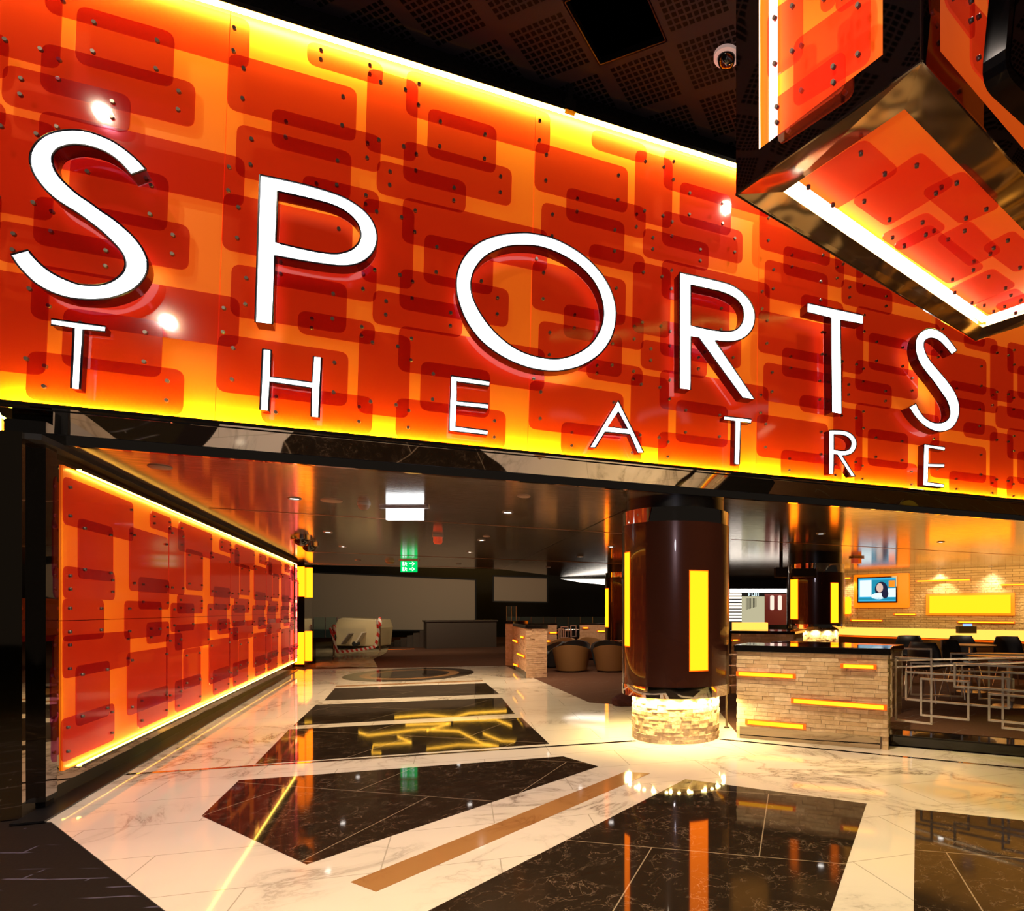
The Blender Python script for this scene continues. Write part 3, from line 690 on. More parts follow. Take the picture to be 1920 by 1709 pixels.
# left face
lf = lambda x, y: at_pl(x, y, c0, nL)
l1, l2 = lf(1655, 104), lf(1423, 279)
lz = min(l1.z, l2.z); l1.z = l2.z = (l1.z+l2.z)/2; l3 = V((l2.x, l2.y, ztop-.25)); l4 = V((l1.x, l1.y, ztop-.25))
up = lambda p: V((p.x, p.y, ztop))
ring([c0, cL, up(cL), up(c0)], [l1, l2, l3, l4], nL, .10, 'left_frame', 'dark_mirror')
B().poly([p-nL*.10 for p in (l1, l2, l3, l4)]).build('left_backing', 'amber_sheet', hb)
rf = lambda x, y: at_pl(x, y, c0, nR)
r1 = rf(1763, 96); r2 = cR2-e2*.25; r2 = V((r2.x, r2.y, r1.z)); r3, r4 = V((r2.x, r2.y, ztop-.25)), V((r1.x, r1.y, ztop-.25))
ring([c0, cR2, up(cR2), up(c0)], [r1, r2, r3, r4], nR, .10, 'right_frame', 'dark_mirror')
B().poly([p-nR*.10 for p in (r1, r2, r3, r4)]).build('right_backing', 'amber_sheet', hb)
# far faces and lid close the box
g = B(); g.poly([cL, cR, up(cR), up(cL)]); g.poly([cR, cR2, up(cR2), up(cR)]); g.poly([up(c0), up(cL), up(cR), up(cR2)]); g.build('rear_cladding', 'dark_mirror', hb)
# chrome edge beads
g = B(); g.bar(c0, up(c0), .012); g.build('corner_bead', 'chrome', hb)
g = B(); g.bar(cL, c0, .010); g.bar(c0, cR2, .010); g.bar(cL, cR, .010); g.build('bottom_bead', 'chrome', hb)
# fluorescent tubes
g = B(); p, q = b2+e1*-.04+e2*.02-nD*.04, b3+e1*-.04-e2*.04-nD*.04; g.bar(p, q, .055, .03); g.build('light_tube', 'tube_white', hb)
q2 = b4-e2*.06+e1*.1-nD*.04; g = B(); g.bar(q, q2, .055, .03); g.build('light_tube', 'tube_white', hb)
t1 = lf(1439, 300); g = B(); g.bar(V((t1.x, t1.y, l2.z+.02))-nL*.05, V((t1.x, t1.y, ztop-.27))-nL*.05, .04, .03); g.build('light_tube', 'tube_white', hb)
X3 = lambda x, y: (1320+x/2.67, y/2.67)
def para(fn, L_, T_, B_):
    l, t, b = fn(*X3(*L_)), fn(*X3(*T_)), fn(*X3(*B_)); return [l, t, t+(b-l), b]
bf = lambda x, y, o: at_z(x, y, zb_-.02+o)
for (L_, T_, B_, lay) in [((450, 925), (805, 690), (632, 1055), 0), ((735, 1000), (1085, 755), (915, 1128), 1), ((1085, 955), (1295, 850), (1285, 1118), 0), ((878, 1180), (1115, 1058), (985, 1250), 1), ((940, 1225), (1130, 1120), (1225, 1418), 0),
                          ((1200, 1458), (1445, 1340), (1325, 1532), 0), ((1388, 1235), (1545, 1150), (1560, 1360), 0), ((1348, 1522), (1560, 1440), (1430, 1572), 1), ((1450, 1528), (1610, 1465), (1540, 1580), 0), ((1160, 1190), (1330, 1100), (1330, 1330), 1)]:
    q = para(lambda x, y: bf(x, y, .045 if lay else 0), L_, T_, B_); plate(hb, q, nD, r=.055, inset=.06, bs=.62, mat='red_acrylic_box')
def lquad(xa, ya0, ya1, xb, yb0, yb1, off):
    fn = lambda x, y: at_pl(*X3(x, y), c0+nL*off, nL); return [fn(xa, ya0), fn(xb, yb0), fn(xb, yb1), fn(xa, ya1)]
for args in [(325, 75, 412, 497, -45, 290, .03), (335, 520, 705, 710, 250, 445, .03), (455, 215, 545, 835, -60, 310, -.02), (590, -120, 75, 660, -170, 30, .03), (665, -130, 80, 790, -210, -10, .0)]:
    q = lquad(*args[:6], args[6]); plate(hb, q, nL, r=.05, inset=.06, bs=.62, mat='red_acrylic_box')
fn = lambda x, y, o: at_pl(*X3(x, y), c0+nR*o, nR)
for (xa, ya0, ya1, xb, yb0, yb1, o) in [(1200, -180, 20, 1345, -10, 215, .03), (1330, 10, 330, 1560, 270, 600, -.02), (1420, -150, 60, 1600, 40, 260, .03)]:
    plate(hb, [fn(xa, ya0, o), fn(xb, yb0, o), fn(xb, yb1, o), fn(xa, ya1, o)], nR, r=.05, inset=.06, bs=.62, mat='red_acrylic_box')
# black screen fixed in front of the right face
sc0 = fn(1500, 330, .20); sc1 = fn(1700, 560, .20)
mon = thing('wall_screen', 'black flat screen with rounded corners on the right side of the hanging light box', 'screen', sc0)
q = [fn(1500, 360, .25), fn(1800, 660, .25), fn(1800, -50, .25), fn(1560, -300, .25)]
B().prism(rounded(q, .12), -nR*.10).build('casing', 'black_gloss', mon, bevel=0)
q2 = [p+nR*.003 for p in rounded([V(q[0])*.92+V(q[2])*.08, V(q[1])*.92+V(q[3])*.08, V(q[2])*.92+V(q[0])*.08, V(q[3])*.92+V(q[1])*.08], .05)]
B().poly(q2).build('display', 'dark_mirror', mon)

# ================================================================== COLUMNS
def cyl_hit(x, y, c, r):
    d = ray(x, y); dx, dy = d.x, d.y; ox, oy = -c.x, -c.y
    A = dx*dx+dy*dy; Bq = 2*(ox*dx+oy*dy); Cq = ox*ox+oy*oy-r*r; disc = max(Bq*Bq-4*A*Cq, 0)
    t = (-Bq-math.sqrt(disc))/(2*A); p = EYE+d*t; return math.atan2(p.y-c.y, p.x-c.x), p.z
def stone_drum(name, c, r, z0, z1, rowh, seg, mat, parent, jit=.014):
    g = B(); rows = max(1, round((z1-z0)/rowh)); h = (z1-z0)/rows; rnd = random.Random(3)
    for k in range(rows):
        a = rnd.random(); end = a+2*PI
        while a < end-1e-4:
            w = min(rnd.uniform(.6, 1.5)*2*PI/seg, end-a)
            if end-a-w < .04: w = end-a
            rr = r+rnd.uniform(-jit, jit*.4); tl = rnd.uniform(-.003, .003)
            n = 3; za, zb2 = z0+k*h, z0+(k+1)*h
            ins = []
            for j in range(n+1):
                t = a+w*j/n; ro = rr+rnd.uniform(-.004, .004)
                ins.append((t, ro))
            bot = [V((c.x+(ro+tl)*math.cos(t), c.y+(ro+tl)*math.sin(t), za)) for t, ro in ins]; top = [V((c.x+(ro-tl)*math.cos(t), c.y+(ro-tl)*math.sin(t), zb2)) for t, ro in ins]
            inn = [V((c.x+(r-.06)*math.cos(t), c.y+(r-.06)*math.sin(t), 0)) for t, ro in ins]
            kk = len(g.v); g.v += bot+top+[V((p.x, p.y, za)) for p in inn]+[V((p.x, p.y, zb2)) for p in inn]; m = n+1
            for j in range(n):
                g.f.append([kk+j, kk+j+1, kk+m+j+1, kk+m+j]); g.mi.append(0)
                g.f.append([kk+j, kk+2*m+j, kk+2*m+j+1, kk+j+1]); g.mi.append(0)
                g.f.append([kk+m+j, kk+m+j+1, kk+3*m+j+1, kk+3*m+j]); g.mi.append(0)
            g.f.append([kk, kk+m, kk+3*m, kk+2*m]); g.mi.append(0); g.f.append([kk+n, kk+2*m+n, kk+3*m+n, kk+m+n]); g.mi.append(0)
            a += w
    return g.build(name, mat, parent)
def column(label, c, r, rb, zs, panels, spots=0, base=True):
    """zs: base bottom, ring bottom, shell bottom, shell top, ring top, ceiling"""
    z0, z1, z2, z3, z4, z5 = zs
    t = thing('round_column', label, 'column', (c.x, c.y, z0), kind='thing')
    if base:
        stone_drum('stone_base', c, rb, z0, z1+.04, .042, 30, 'split_stone', t, .010)
    g = B(); g.lathe(c, [(rb*.5, z1+.02), (r-.02, z1), (r+.004, z1), (r+.006, (z1+z2)/2), (r+.004, z2)], 64); g.build('lower_ring', 'wavy_chrome', t, smooth=True)
    g = B(); g.lathe(c, [(r, z2), (r, z3)], 96); sh = g.build('shell', 'brown_shell', t, smooth=True)
    g = B(); g.lathe(c, [(r-.008, z3), (r-.008, z4), (r-.1, z4)], 64); g.build('upper_ring', 'wavy_chrome', t, smooth=True)
    g = B(); g.lathe(c, [(r-.06, z4-.01), (r-.06, z5)], 48); g.build('collar', 'dark_collar', t, smooth=True)
    for (a0, a1, za, zb2) in panels:
        if abs(a1-a0) > PI: a0, a1 = (a0+2*PI if a0 < 0 else a0), (a1+2*PI if a1 < 0 else a1)
        n = 8; A0, A1 = min(a0, a1), max(a0, a1); rr = r+.012; g = B()
        fr = [(A0+(A1-A0)*k/n) for k in range(n+1)]
        for j in range(n):
            P4 = lambda t, z, q: V((c.x+q*math.cos(t), c.y+q*math.sin(t), z))
            g.poly([P4(fr[j], za, rr), P4(fr[j+1], za, rr), P4(fr[j+1], zb2, rr), P4(fr[j], zb2, rr)])
        for tt in (A0, A1): g.poly([P4(tt, za, rr), P4(tt, zb2, rr), P4(tt, zb2, r-.01), P4(tt, za, r-.01)])
        for zz in (za, zb2):
            for j in range(n): g.poly([P4(fr[j], zz, rr), P4(fr[j+1], zz, rr), P4(fr[j+1], zz, r-.01), P4(fr[j], zz, r-.01)])
        lp = g.build('light_panel', 'yellow_panel', t, merge=True)
        g = B(); e = .012/r; rr2 = r+.004
        for (u0, u1, v0, v1) in ((A0-e, A1+e, za-.012, za), (A0-e, A1+e, zb2, zb2+.012)):
            for j in range(n): g.poly([P4(u0+(u1-u0)*j/n, v0, rr2), P4(u0+(u1-u0)*(j+1)/n, v0, rr2), P4(u0+(u1-u0)*(j+1)/n, v1, rr2), P4(u0+(u1-u0)*j/n, v1, rr2)])
        for (u0, u1) in ((A0-e, A0), (A1, A1+e)): g.poly([P4(u0, za, rr2), P4(u1, za, rr2), P4(u1, zb2, rr2), P4(u0, zb2, rr2)])
        g.build('panel_frame', 'light_bar_case', lp)
    for k in range(spots):
        tt = 2*PI*k/spots; g = B(); g.lathe(V((c.x+(r-.055)*math.cos(tt), c.y+(r-.055)*math.sin(tt), z1-.006)), [(.0, 0), (.016, 0), (.016, .012)], 10)
        g.build('ring_spot', 'column_spot', t)
    return t
glow('column_spot', (1, .78, .28), 60.0); glow('column_ring', (1, .66, .18), 7.5)
c1 = at_t(1266.5, 1145, 7.04); c1.z = 0; R1 = .597
aL, zLb = cyl_hit(1294, 1258, c1, R1); aR, zLt = cyl_hit(1326, 1072, c1, R1)
bR, zz1 = cyl_hit(1181, 1212, c1, R1); _, zz2 = cyl_hit(1181, 1036, c1, R1)
zR = cyl_hit(1310, 1258, c1, R1)[1]
column('large dark brown round column with yellow light strips and a glowing rough stone base, nearest', c1, R1, .486, (0, .49, .605, 2.32, 2.468, ZC),
       [(aL, aR, zLb, zLt), (bR, bR-.17, zz1, zz2)], spots=26)
c2 = at_t(1529, 1145, 13.3); c2.z = 0
def pan(c, r, xa, xb, y0, y1):
    a, z = cyl_hit(xa, y1, c, r); b_, zt_ = cyl_hit(xb, y0, c, r); return (a, b_, z, zt_)
column('brown round column behind the black-topped partition, black loudspeakers at its top', c2, R1, .47, (0, 1.02, 1.12, 2.18, 2.36, ZC), [pan(c2, R1, 1483, 1496, 1087, 1161), pan(c2, R1, 1558, 1571, 1094, 1168)], spots=0)
c3 = at_t(1176, 1145, 17); c3.z = 0
column('distant brown round column half hidden behind the big column, one yellow strip', c3, R1, .47, (0, .5, .62, 2.27, 2.40, ZC), [pan(c3, R1, 1135.5, 1141, 1104, 1176)], spots=0)

# pier with stacked yellow panels at the end of the light wall
def pier():
    pa, pb, pc = at_z(553, 1250), at_z(571, 1252), at_z(585, 1244)
    t = thing('light_pier', 'dark square pier with yellow light panels at the far end of the corridor wall', 'pier', pb)
    d1, d2 = (pa-pb), (pc-pb); g = B(); g.prism([pa, pb, pc, pa+d2], (0, 0, ZC-.004)); g.build('pier_body', 'black_gloss', t)
    n1 = V((d1.y, -d1.x, 0)).normalized(); n1 = n1 if n1.dot(EYE-pb) > 0 else -n1
    n2 = V((d2.y, -d2.x, 0)).normalized(); n2 = n2 if n2.dot(EYE-pb) > 0 else -n2
    for (x0, x1, y0, y1, n) in ((556, 571, 1063, 1119, n1), (574.5, 584, 1065, 1121, n2), (554.5, 570, 1186, 1246, n1), (572.5, 583, 1184, 1240, n2)):
        f = lambda x, y: at_pl(x, y, pb+n*.01, n)
        B().prism([f(x0, y0), f(x1, y0), f(x1, y1), f(x0, y1)], n*.03).build('light_panel', 'yellow_panel', t)
pier()

# ================================================================== STONE PARTITIONS WITH LIGHT BARS
def stone_face(g, p, q, z0, z1, n, rowh=.043, lw_=.21, jit=.010, depth=.05, seed=1):
    rnd = random.Random(seed); L = (q-p).length; d = (q-p)/L; rows = max(1, round((z1-z0)/rowh)); h = (z1-z0)/rows
    for k in range(rows):
        s = -rnd.random()*lw_*.5
        while s < L:
            w = rnd.uniform(.55, 1.4)*lw_; a, b_ = max(s, 0), min(s+w, L); s += w
            if b_-a < .004: continue
            o = rnd.uniform(0, jit); gap = .0013
            c = [p+d*(a+gap)+V((0, 0, z0+k*h+gap)), p+d*(b_-gap)+V((0, 0, z0+k*h+gap)), p+d*(b_-gap)+V((0, 0, z0+(k+1)*h-gap)), p+d*(a+gap)+V((0, 0, z0+(k+1)*h-gap))]
            g.prism([x-n*depth for x in c], n*(depth+o))
def light_bar(parent, pts, n, proud=.02):
    """pts: two end points (world) of a bar on the face and its height"""
    p, q, h = pts; d = (q-p).normalized()
    g = B(); u = UP*h/2; e = d*.03
    g.prism([p-e-u, q+e-u, q+e+u, p-e+u], n*proud); o = g.build('light_bar', 'light_bar_case', parent)
    g = B(); u = UP*h*.36; g.prism([p-u+n*proud, q-u+n*proud, q+u+n*proud, p+u+n*proud], n*.006); g.build('glowing_tube', 'light_bar_core', o)
def partition(label, p, q, depth, ztop, kick, mat, bars, top_over=.03, toph=.07, seed=1, grp=None):
    """p, q: floor ends of the front face, left to right as seen"""
    d = (q-p).normalized(); n = V((d.y, -d.x, 0)); n = n if n.dot(EYE-p) > 0 else -n
    t = thing('stone_partition', label, 'partition', (p+q)/2, grp, kind='thing')
    p2, q2 = p-n*depth, q-n*depth
    g = B()
    stone_face(g, p, q, kick, ztop, n, seed=seed); stone_face(g, q, q2, 0 if not kick else 0.0, ztop, (d), seed=seed+1); stone_face(g, p2, p, 0, ztop, -d, seed=seed+2); stone_face(g, q2, p2, 0, ztop, -n, seed=seed+3)
    g.prism([p-n*.04+d*.04, q-n*.04-d*.04, q2+n*.04-d*.04, p2+n*.04+d*.04], (0, 0, ztop-.002))
    g.build('stone_body', mat, t)
    if kick:
        g = B(); g.prism([p+d*.03, q-d*.07, q-d*.07-n*.03, p+d*.03-n*.03], (0, 0, kick)); g.build('kick_plate', 'bronze_mirror', t)
    g = B(); o = top_over
    g.prism([p-d*o+n*o+V((0, 0, ztop)), q+d*o+n*o+V((0, 0, ztop)), q2+d*o-n*o+V((0, 0, ztop)), p2-d*o-n*o+V((0, 0, ztop))], (0, 0, toph)); g.build('counter_top', 'black_gloss', t, bevel=.006)
    for (x0, y0, x1, y1, hpx) in bars:
        a, b_ = at_pl(x0, y0, p+n*.012, n), at_pl(x1, y1, p+n*.012, n); hh = hpx/F*(a-EYE).dot(FWD)
        light_bar(t, (a, b_, hh), n)
    return t, n
pp, pq = at_z(1382, 1384), at_z(1664, 1407)
zt_ = at_pl(1385, 1222, pp, V(((pq-pp).y, -(pq-pp).x, 0))).z
prt, prn = partition('pale stone block partition with black counter top and orange light bars, beside the big column', pp, pq, .55, zt_, .13, 'split_stone',
          [(1386, 1263.5, 1487, 1268.5, 9), (1582, 1249, 1638, 1251, 9), (1489, 1314, 1657, 1327, 10), (1403, 1354, 1506, 1363, 10)], seed=11)
# second stone counter just behind it
f = at_t(1450, 1145, 8.6); f2 = at_t(1672, 1145, 7.6); f.z = f2.z = 0
partition('low stone partition with black top directly behind the front partition', f, f2, .35, .90, 0, 'split_stone', [], seed=21)
f = at_t(1372, 1145, 10.6); f2 = at_t(1488, 1145, 10.2); f.z = f2.z = 0
partition('stone counter with thin dark top below the loudspeaker column at right', f, f2, .9, 1.01, 0, 'split_stone', [(1375, 1201, 1384, 1200.5, 3)], toph=.05, seed=31)
# stone piers in the lounge
pa, pb = at_z(963, 1254), at_z(987, 1272)
pier_t, _ = partition('rough stone pier with black cap and orange light bars by the lounge carpet', pa, pb, .42, 1.02, .12, 'split_stone_pink',
          [(963, 1201, 971, 1204, 4), (978, 1194.5, 983, 1195.5, 4), (971, 1226, 984, 1231.5, 4), (964, 1246, 972, 1249, 4)], top_over=.02, toph=.07, seed=41)
f, f2 = at_z(948, 1248), at_z(962.5, 1249)
partition('narrow stone pier half hidden behind the front pier in the lounge', f, f2, .5, 1.06, 0, 'split_stone_pink', [], top_over=.01, toph=.07, seed=51)
f = at_t(1005, 1145, 19.2); f2 = at_t(1044, 1145, 19.4); f.z = f2.z = 0
partition('pinkish stone partition left of the chrome screen at the back of the lounge', f, f2, .35, .95, 0, 'split_stone_pink', [(1031, 1187, 1043, 1187, 3.2), (1016, 1203, 1030, 1203, 3.2)], top_over=.01, toph=.05, seed=61)
f = at_t(1087, 1145, 19.5); f2 = at_t(1150, 1145, 19.5); f.z = f2.z = 0
partition('pinkish stone partition right of the chrome screen, behind the tan armchairs', f, f2, .35, .95, 0, 'split_stone_pink', [(1094, 1178, 1102, 1178, 3.2), (1121, 1184, 1134, 1184, 3.2)], top_over=.01, toph=.05, seed=71)

# ================================================================== CHROME RAILINGS OF OVERLAPPING RECTANGLES
def rail(label, t0, t1, xa, xb, rects, bars, th, grp='chrome rectangle railings'):
    """plane through (xa at depth t0) and (xb at depth t1)"""
    p, q = at_t(xa, 1145, t0), at_t(xb, 1145, t1); d = (q-p).normalized(); n = V((d.y, -d.x, 0)); n = n if n.dot(EYE-p) > 0 else -n
    t = thing('chrome_railing', label, 'railing', V((p.x, p.y, 0.114)), grp)
    for i, (x0, y0, x1, y1) in enumerate(rects):
        off = n*(.03*((i % 3)-1)); P = lambda x, y: at_pl(x, y, p, n)+off
        a, b_, c_, e_ = P(x0, y0), P(x1, y0), P(x1, y1), P(x0, y1); b_.z = a.z; e_.x, e_.y = a.x, a.y; c_ = V((b_.x, b_.y, e_.z))
        g = B()
        for (s_, f_) in ((a, b_), (e_, c_)): g.bar(s_-d*th/2, f_+d*th/2, th, th)
        for (s_, f_) in ((a, e_), (b_, c_)): g.bar(s_, f_, th, th, up=n)
        g.build('rectangle_frame', 'tube_chrome', t)
    for (x0, y0, x1, y1) in bars:
        g = B(); g.tube([at_pl(x0, y0, p-n*.05, n), at_pl(x1, y1, p-n*.05, n)], th*.55); g.build('hand_rail', 'tube_chrome', t)
    return t
rail('chrome railing of overlapping rectangles on the carpet step, right of the front stone partition', 6.5, 5.75, 1678, 1920,
     [(1678.5, 1233.5, 1745, 1351), (1727.5, 1273, 1816, 1341), (1792, 1244.5, 1980, 1287), (1697.5, 1261, 1890, 1312), (1880.5, 1261, 1985, 1365), (1856.5, 1301, 1960, 1350)],
     [(1669, 1239, 1985, 1232), (1672, 1252, 1985, 1240)], .020)
rail('second chrome rectangle railing seen through the front railing, before the round tables', 8.4, 7.9, 1690, 1920,
     [(1691, 1217, 1746, 1310), (1783, 1226, 1960, 1258), (1708, 1243, 1803, 1302), (1855, 1240, 1890, 1300), (1836, 1272, 1900, 1311)], [], .022)
rail('small brass-lit chrome screen between two stone partitions behind the armchairs', 19.4, 19.4, 1045, 1086,
     [(1048, 1180, 1056, 1200), (1052, 1176, 1065, 1196), (1060, 1183, 1072, 1200), (1070, 1174, 1080, 1194)], [(1045, 1181, 1086, 1181)], .03, None)

# slim chrome stanchion beside the big column
b_ = at_z(1362.5, 1366); t = thing('slim_post', 'slim chrome post standing between the big column and the stone partition', 'post', b_)
g = B(); g.lathe(b_, [(.0, .012), (.035, .012), (.035, 0)], 20); g.build('base', 'chrome', t, smooth=True)
g = B(); g.tube([b_+V((0, 0, .01)), b_+V((0, 0, .66))], .014, 12); g.build('pole', 'steel_post', t, smooth=True)
# chrome ladder-like rail glimpsed left of the partition
g = B(); p = at_t(1368, 1145, 8.2); p.z = 0
for zz in (.42, .55, .68, .82): g.tube([p+RGT*-.02+V((0, 0, zz)), p+RGT*.16+V((0, 0, zz))], .012)
g.tube([p+RGT*.15, p+RGT*.15+V((0, 0, .9))], .014); tag(g.build('side_rail', 'tube_chrome'), 'short chrome ladder rail in the gap between the big column and the partition', 'rail')

# dark bundle on the carpet by the column
bm = bmesh.new(); bmesh.ops.create_icosphere(bm, subdivisions=3, radius=.15)
rnd = random.Random(5)
from mathutils import noise as mnoise
for v in bm.verts:
    k = 1+.35*mnoise.noise(v.co*9); v.co = V((v.co.x*1.25*k, v.co.y*.9*k, max(v.co.z*.75*k, -.075)+.075))
me = bpy.data.meshes.new('cloth_bundle'); bm.to_mesh(me); bm.free(); me.materials.append(M['red_cloth'])
o = link('cloth_bundle', me, None, at_z(1172, 1324)); tag(o, 'dark red cloth bundle lying on the carpet left of the big column', 'cloth')

# ================================================================== LOUNGE ARMCHAIRS
def tub_chair(label, pos, face, mat, w=.52, grp=None, src=None):
    """curved tub armchair; face: angle (world) the seat looks to"""
    if src is not None:
        c = copy_tree(src); c.location = pos; c.rotation_euler = (0, 0, face); c['label'] = label; c['group'] = grp; return c
    t = thing('tub_armchair', label, 'armchair', (0, 0, 0), grp)
    g = B(); n = 22; prof = [(0, 0.02), (.0, .0)]
    a0, a1 = PI*.5-.1, PI*1.5+.1
    th = .07
    for i in range(n+1):
        a = a0+(a1-a0)*i/n; k = math.cos((i/n-.5)*PI)          # taller at the back
        top = .40+.22*max(k, 0)**.7
        ro, rt = w*.80, w*1.02
        ring_ = [(ro, .03), (rt, top), (rt-th, top), (ro-th, .03)]
        for (r_, z_) in ring_: g.v.append(V((r_*math.cos(a), r_*math.sin(a)*1.02, z_)))
    for i in range(n):
        for j in range(4): g.f.append([i*4+j, i*4+(j+1) % 4, i*4+4+(j+1) % 4, i*4+4+j]); g.mi.append(0)
    g.f.append([0, 1, 2, 3]); g.f.append([n*4+3, n*4+2, n*4+1, n*4]); g.mi += [0, 0]
    g.build('shell_back', mat, t, smooth=True)
    g = B(); g.lathe((.04, 0, 0), [(0, .05), (w*.72, .05), (w*.78, .2), (w*.82, .34), (w*.7, .38), (0, .385)], 32, sx=.95); g.build('seat', mat, t, smooth=True)
    g = B(); g.lathe((0, 0, 0), [(0, .05), (w*.6, .05), (w*.6, 0), (0, 0)], 24); g.build('plinth', 'black_matte', t)
    t.location = pos; t.rotation_euler = (0, 0, face); return t
def lo(x, t): p = at_t(x, 1145, t); p.z = 0; return p
away = math.atan2(FWD.y, FWD.x)
k1 = tub_chair('tan tub armchair with its rounded back to us, nearest the stone pier', lo(1072, 14.5), away, 'tan_leather', .42, 'lounge armchairs')
tub_chair('tan tub armchair with its back to us, next to the big column', lo(1147, 14.5), away-.05, 'tan_leather', .42, 'lounge armchairs', src=k1)
tub_chair('tan tub armchair behind the grey pair, farther left', lo(1049, 17.6), away+2.6, 'tan_leather', .42, 'lounge armchairs', src=k1)
tub_chair('tan tub armchair behind the grey pair, closer to the distant column', lo(1110, 18.0), away-2.6, 'tan_leather', .42, 'lounge armchairs', src=k1)
k2 = tub_chair('blue-grey tub armchair facing the tan pair, left one', lo(1076, 16.1), away+PI-.1, 'blue_leather', .40, 'lounge armchairs')
tub_chair('blue-grey tub armchair facing the tan pair, right one', lo(1138, 16.1), away+PI+.1, 'blue_leather', .40, 'lounge armchairs', src=k2)
k3 = tub_chair('dark tub armchair half hidden by the stone pier', lo(1026, 15.6), away+PI/2+.4, 'dark_leather', .42, 'lounge armchairs')

# ================================================================== CAFE TABLES AND CHAIRS (right)
def round_table(label, c, r, z, mat):
    t = thing('round_table', label, 'table', V((c.x, c.y, .114)), 'round cafe tables')
    g = B(); g.lathe(V((c.x, c.y, 0)), [(0, z-.025), (r-.02, z-.025), (r, z-.012), (r, z), (0, z)], 40); g.build('tabletop', mat, t, smooth=True)
    g = B(); g.tube([V((c.x, c.y, .12)), V((c.x, c.y, z-.02))], .03, 12); g.build('pole', 'tube_chrome', t, smooth=True)
    g = B(); g.lathe(V((c.x, c.y, .114)), [(.0, .02), (.22, .012), (.22, 0)], 28); g.build('foot', 'tube_chrome', t, smooth=True)
round_table('round dark grey cafe table seen through the railing', lo(1820, 9.9), .36, .86, 'grey_top')
round_table('round yellow-lit cafe table at the right edge of the picture', lo(1895, 8.4), .55, .80, 'yellow_lit_top')
def cafe_chair(label, pos, face, src=None):
    grp = 'dark shell cafe chairs'
    if src is not None:
        c = copy_tree(src); c.location = pos; c.rotation_euler = (0, 0, face); c['label'] = label; return c
    t = thing('cafe_chair', label, 'chair', (0, 0, 0), grp)
    g = B(); n = 14
    rows = [(-.20, .45, .22), (.0, .44, .24), (.17, .46, .25), (.23, .56, .26), (.26, .72, .25), (.28, .84, .19)]
    for (x, z, hw) in rows:
        for i in range(n+1):
            u = -1+2*i/n; bend = .07*u*u; g.v.append(V((x-(.12*u*u if z > .5 else 0), hw*u, z+bend*(1 if z < .5 else 0))))
    for r_ in range(len(rows)-1):
        for i in range(n): g.f.append([r_*(n+1)+i, r_*(n+1)+i+1, (r_+1)*(n+1)+i+1, (r_+1)*(n+1)+i]); g.mi.append(0)
    o = g.build('shell', 'dark_leather', t, smooth=True); m = o.modifiers.new('thickness', 'SOLIDIFY'); m.thickness = .02
    for sx in (-1, 1):
        for sy in (-1, 1):
            g = B(); g.tube([V((sx*.12, sy*.14, .44)), V((sx*.2, sy*.22, 0))], .011, 8); g.build('leg', 'tube_chrome', t, smooth=True)
    t.location = pos; t.rotation_euler = (0, 0, face); return t
pz = lambda x, t: lo(x, t)+V((0, 0, .114))
ch = cafe_chair('dark shell chair on chrome legs right behind the front railing', pz(1742, 8.9), away+2.2)
cafe_chair('dark shell chair on chrome legs left of the grey round table', pz(1800, 9.3), away+.6, ch)
cafe_chair('dark shell chair on chrome legs tucked under the bar, farthest left', pz(1711, 11.0), away, ch)
cafe_chair('dark shell chair on chrome legs under the bar, below the till', pz(1810, 10.9), away, ch)
cafe_chair('dark shell chair on chrome legs under the bar at the right edge', pz(1898, 10.6), away, ch)

# ================================================================== BAR AND STONE WALL
bA, bB = at_z(1582, 1074, ZC), at_z(1920, 1061, ZC); bd = (bB-bA); bd.z = 0; bd.normalize(); bn = V((bd.y, -bd.x, 0)); bn = bn if bn.dot(EYE-bA) > 0 else -bn
w0, w1 = bA-bd*.4, bB+bd*4
g = B(); q = [V((w0.x, w0.y, 0)), V((w1.x, w1.y, 0)), V((w1.x, w1.y, ZC+.1)), V((w0.x, w0.y, ZC+.1))]; g.poly(q); Lw = (w1-w0).length
tag(g.build('wall_bar', 'stone_wall', uvs=[[(0, 0), (Lw, 0), (Lw, 2.7), (0, 2.7)]]), kind='structure')
bw = lambda x, y, o=.0: at_pl(x, y, bA+bn*o, bn)
def wall_quad(x0, y0, x1, y1, o):
    a, b_, c_, e_ = bw(x0, y0, o), bw(x1, y0, o), bw(x1, y1, o), bw(x0, y1, o); z0 = (a.z+b_.z)/2; z1 = (c_.z+e_.z)/2
    a.z = b_.z = z0; c_.z = e_.z = z1; return [a, b_, c_, e_]
# television in a glowing orange niche
q = wall_quad(1603, 1077, 1706, 1140, .0)
tv_f = thing('glowing_niche', 'orange glowing box frame around the television on the stone wall', 'light frame', q[3])
B().prism(rounded(q, .05), bn*.10).build('frame_box', 'orange_frame', tv_f)
q = wall_quad(1607, 1082, 1682, 1131, .16)
tv = thing('television', 'flat television showing a bright picture, in the orange niche', 'television', q[3])
B().prism(rounded(q, .02), -bn*.05).build('casing', 'black_gloss', tv)
q = wall_quad(1609.5, 1084.5, 1679.5, 1128, .163)
def sub(q, u0, u1, v0, v1, o): 
    a = lambda u, v: q[0]*(1-u)*(1-v)+q[1]*u*(1-v)+q[2]*u*v+q[3]*(1-u)*v+bn*o
    return [a(u0, v0), a(u1, v0), a(u1, v1), a(u0, v1)]
def ell(q, u, v, ru, rv, o, n=18):
    a = lambda u, v: q[0]*(1-u)*(1-v)+q[1]*u*(1-v)+q[2]*u*v+q[3]*(1-u)*v+bn*o
    return [a(u+ru*math.cos(2*PI*k/n), v+rv*math.sin(2*PI*k/n)) for k in range(n)]
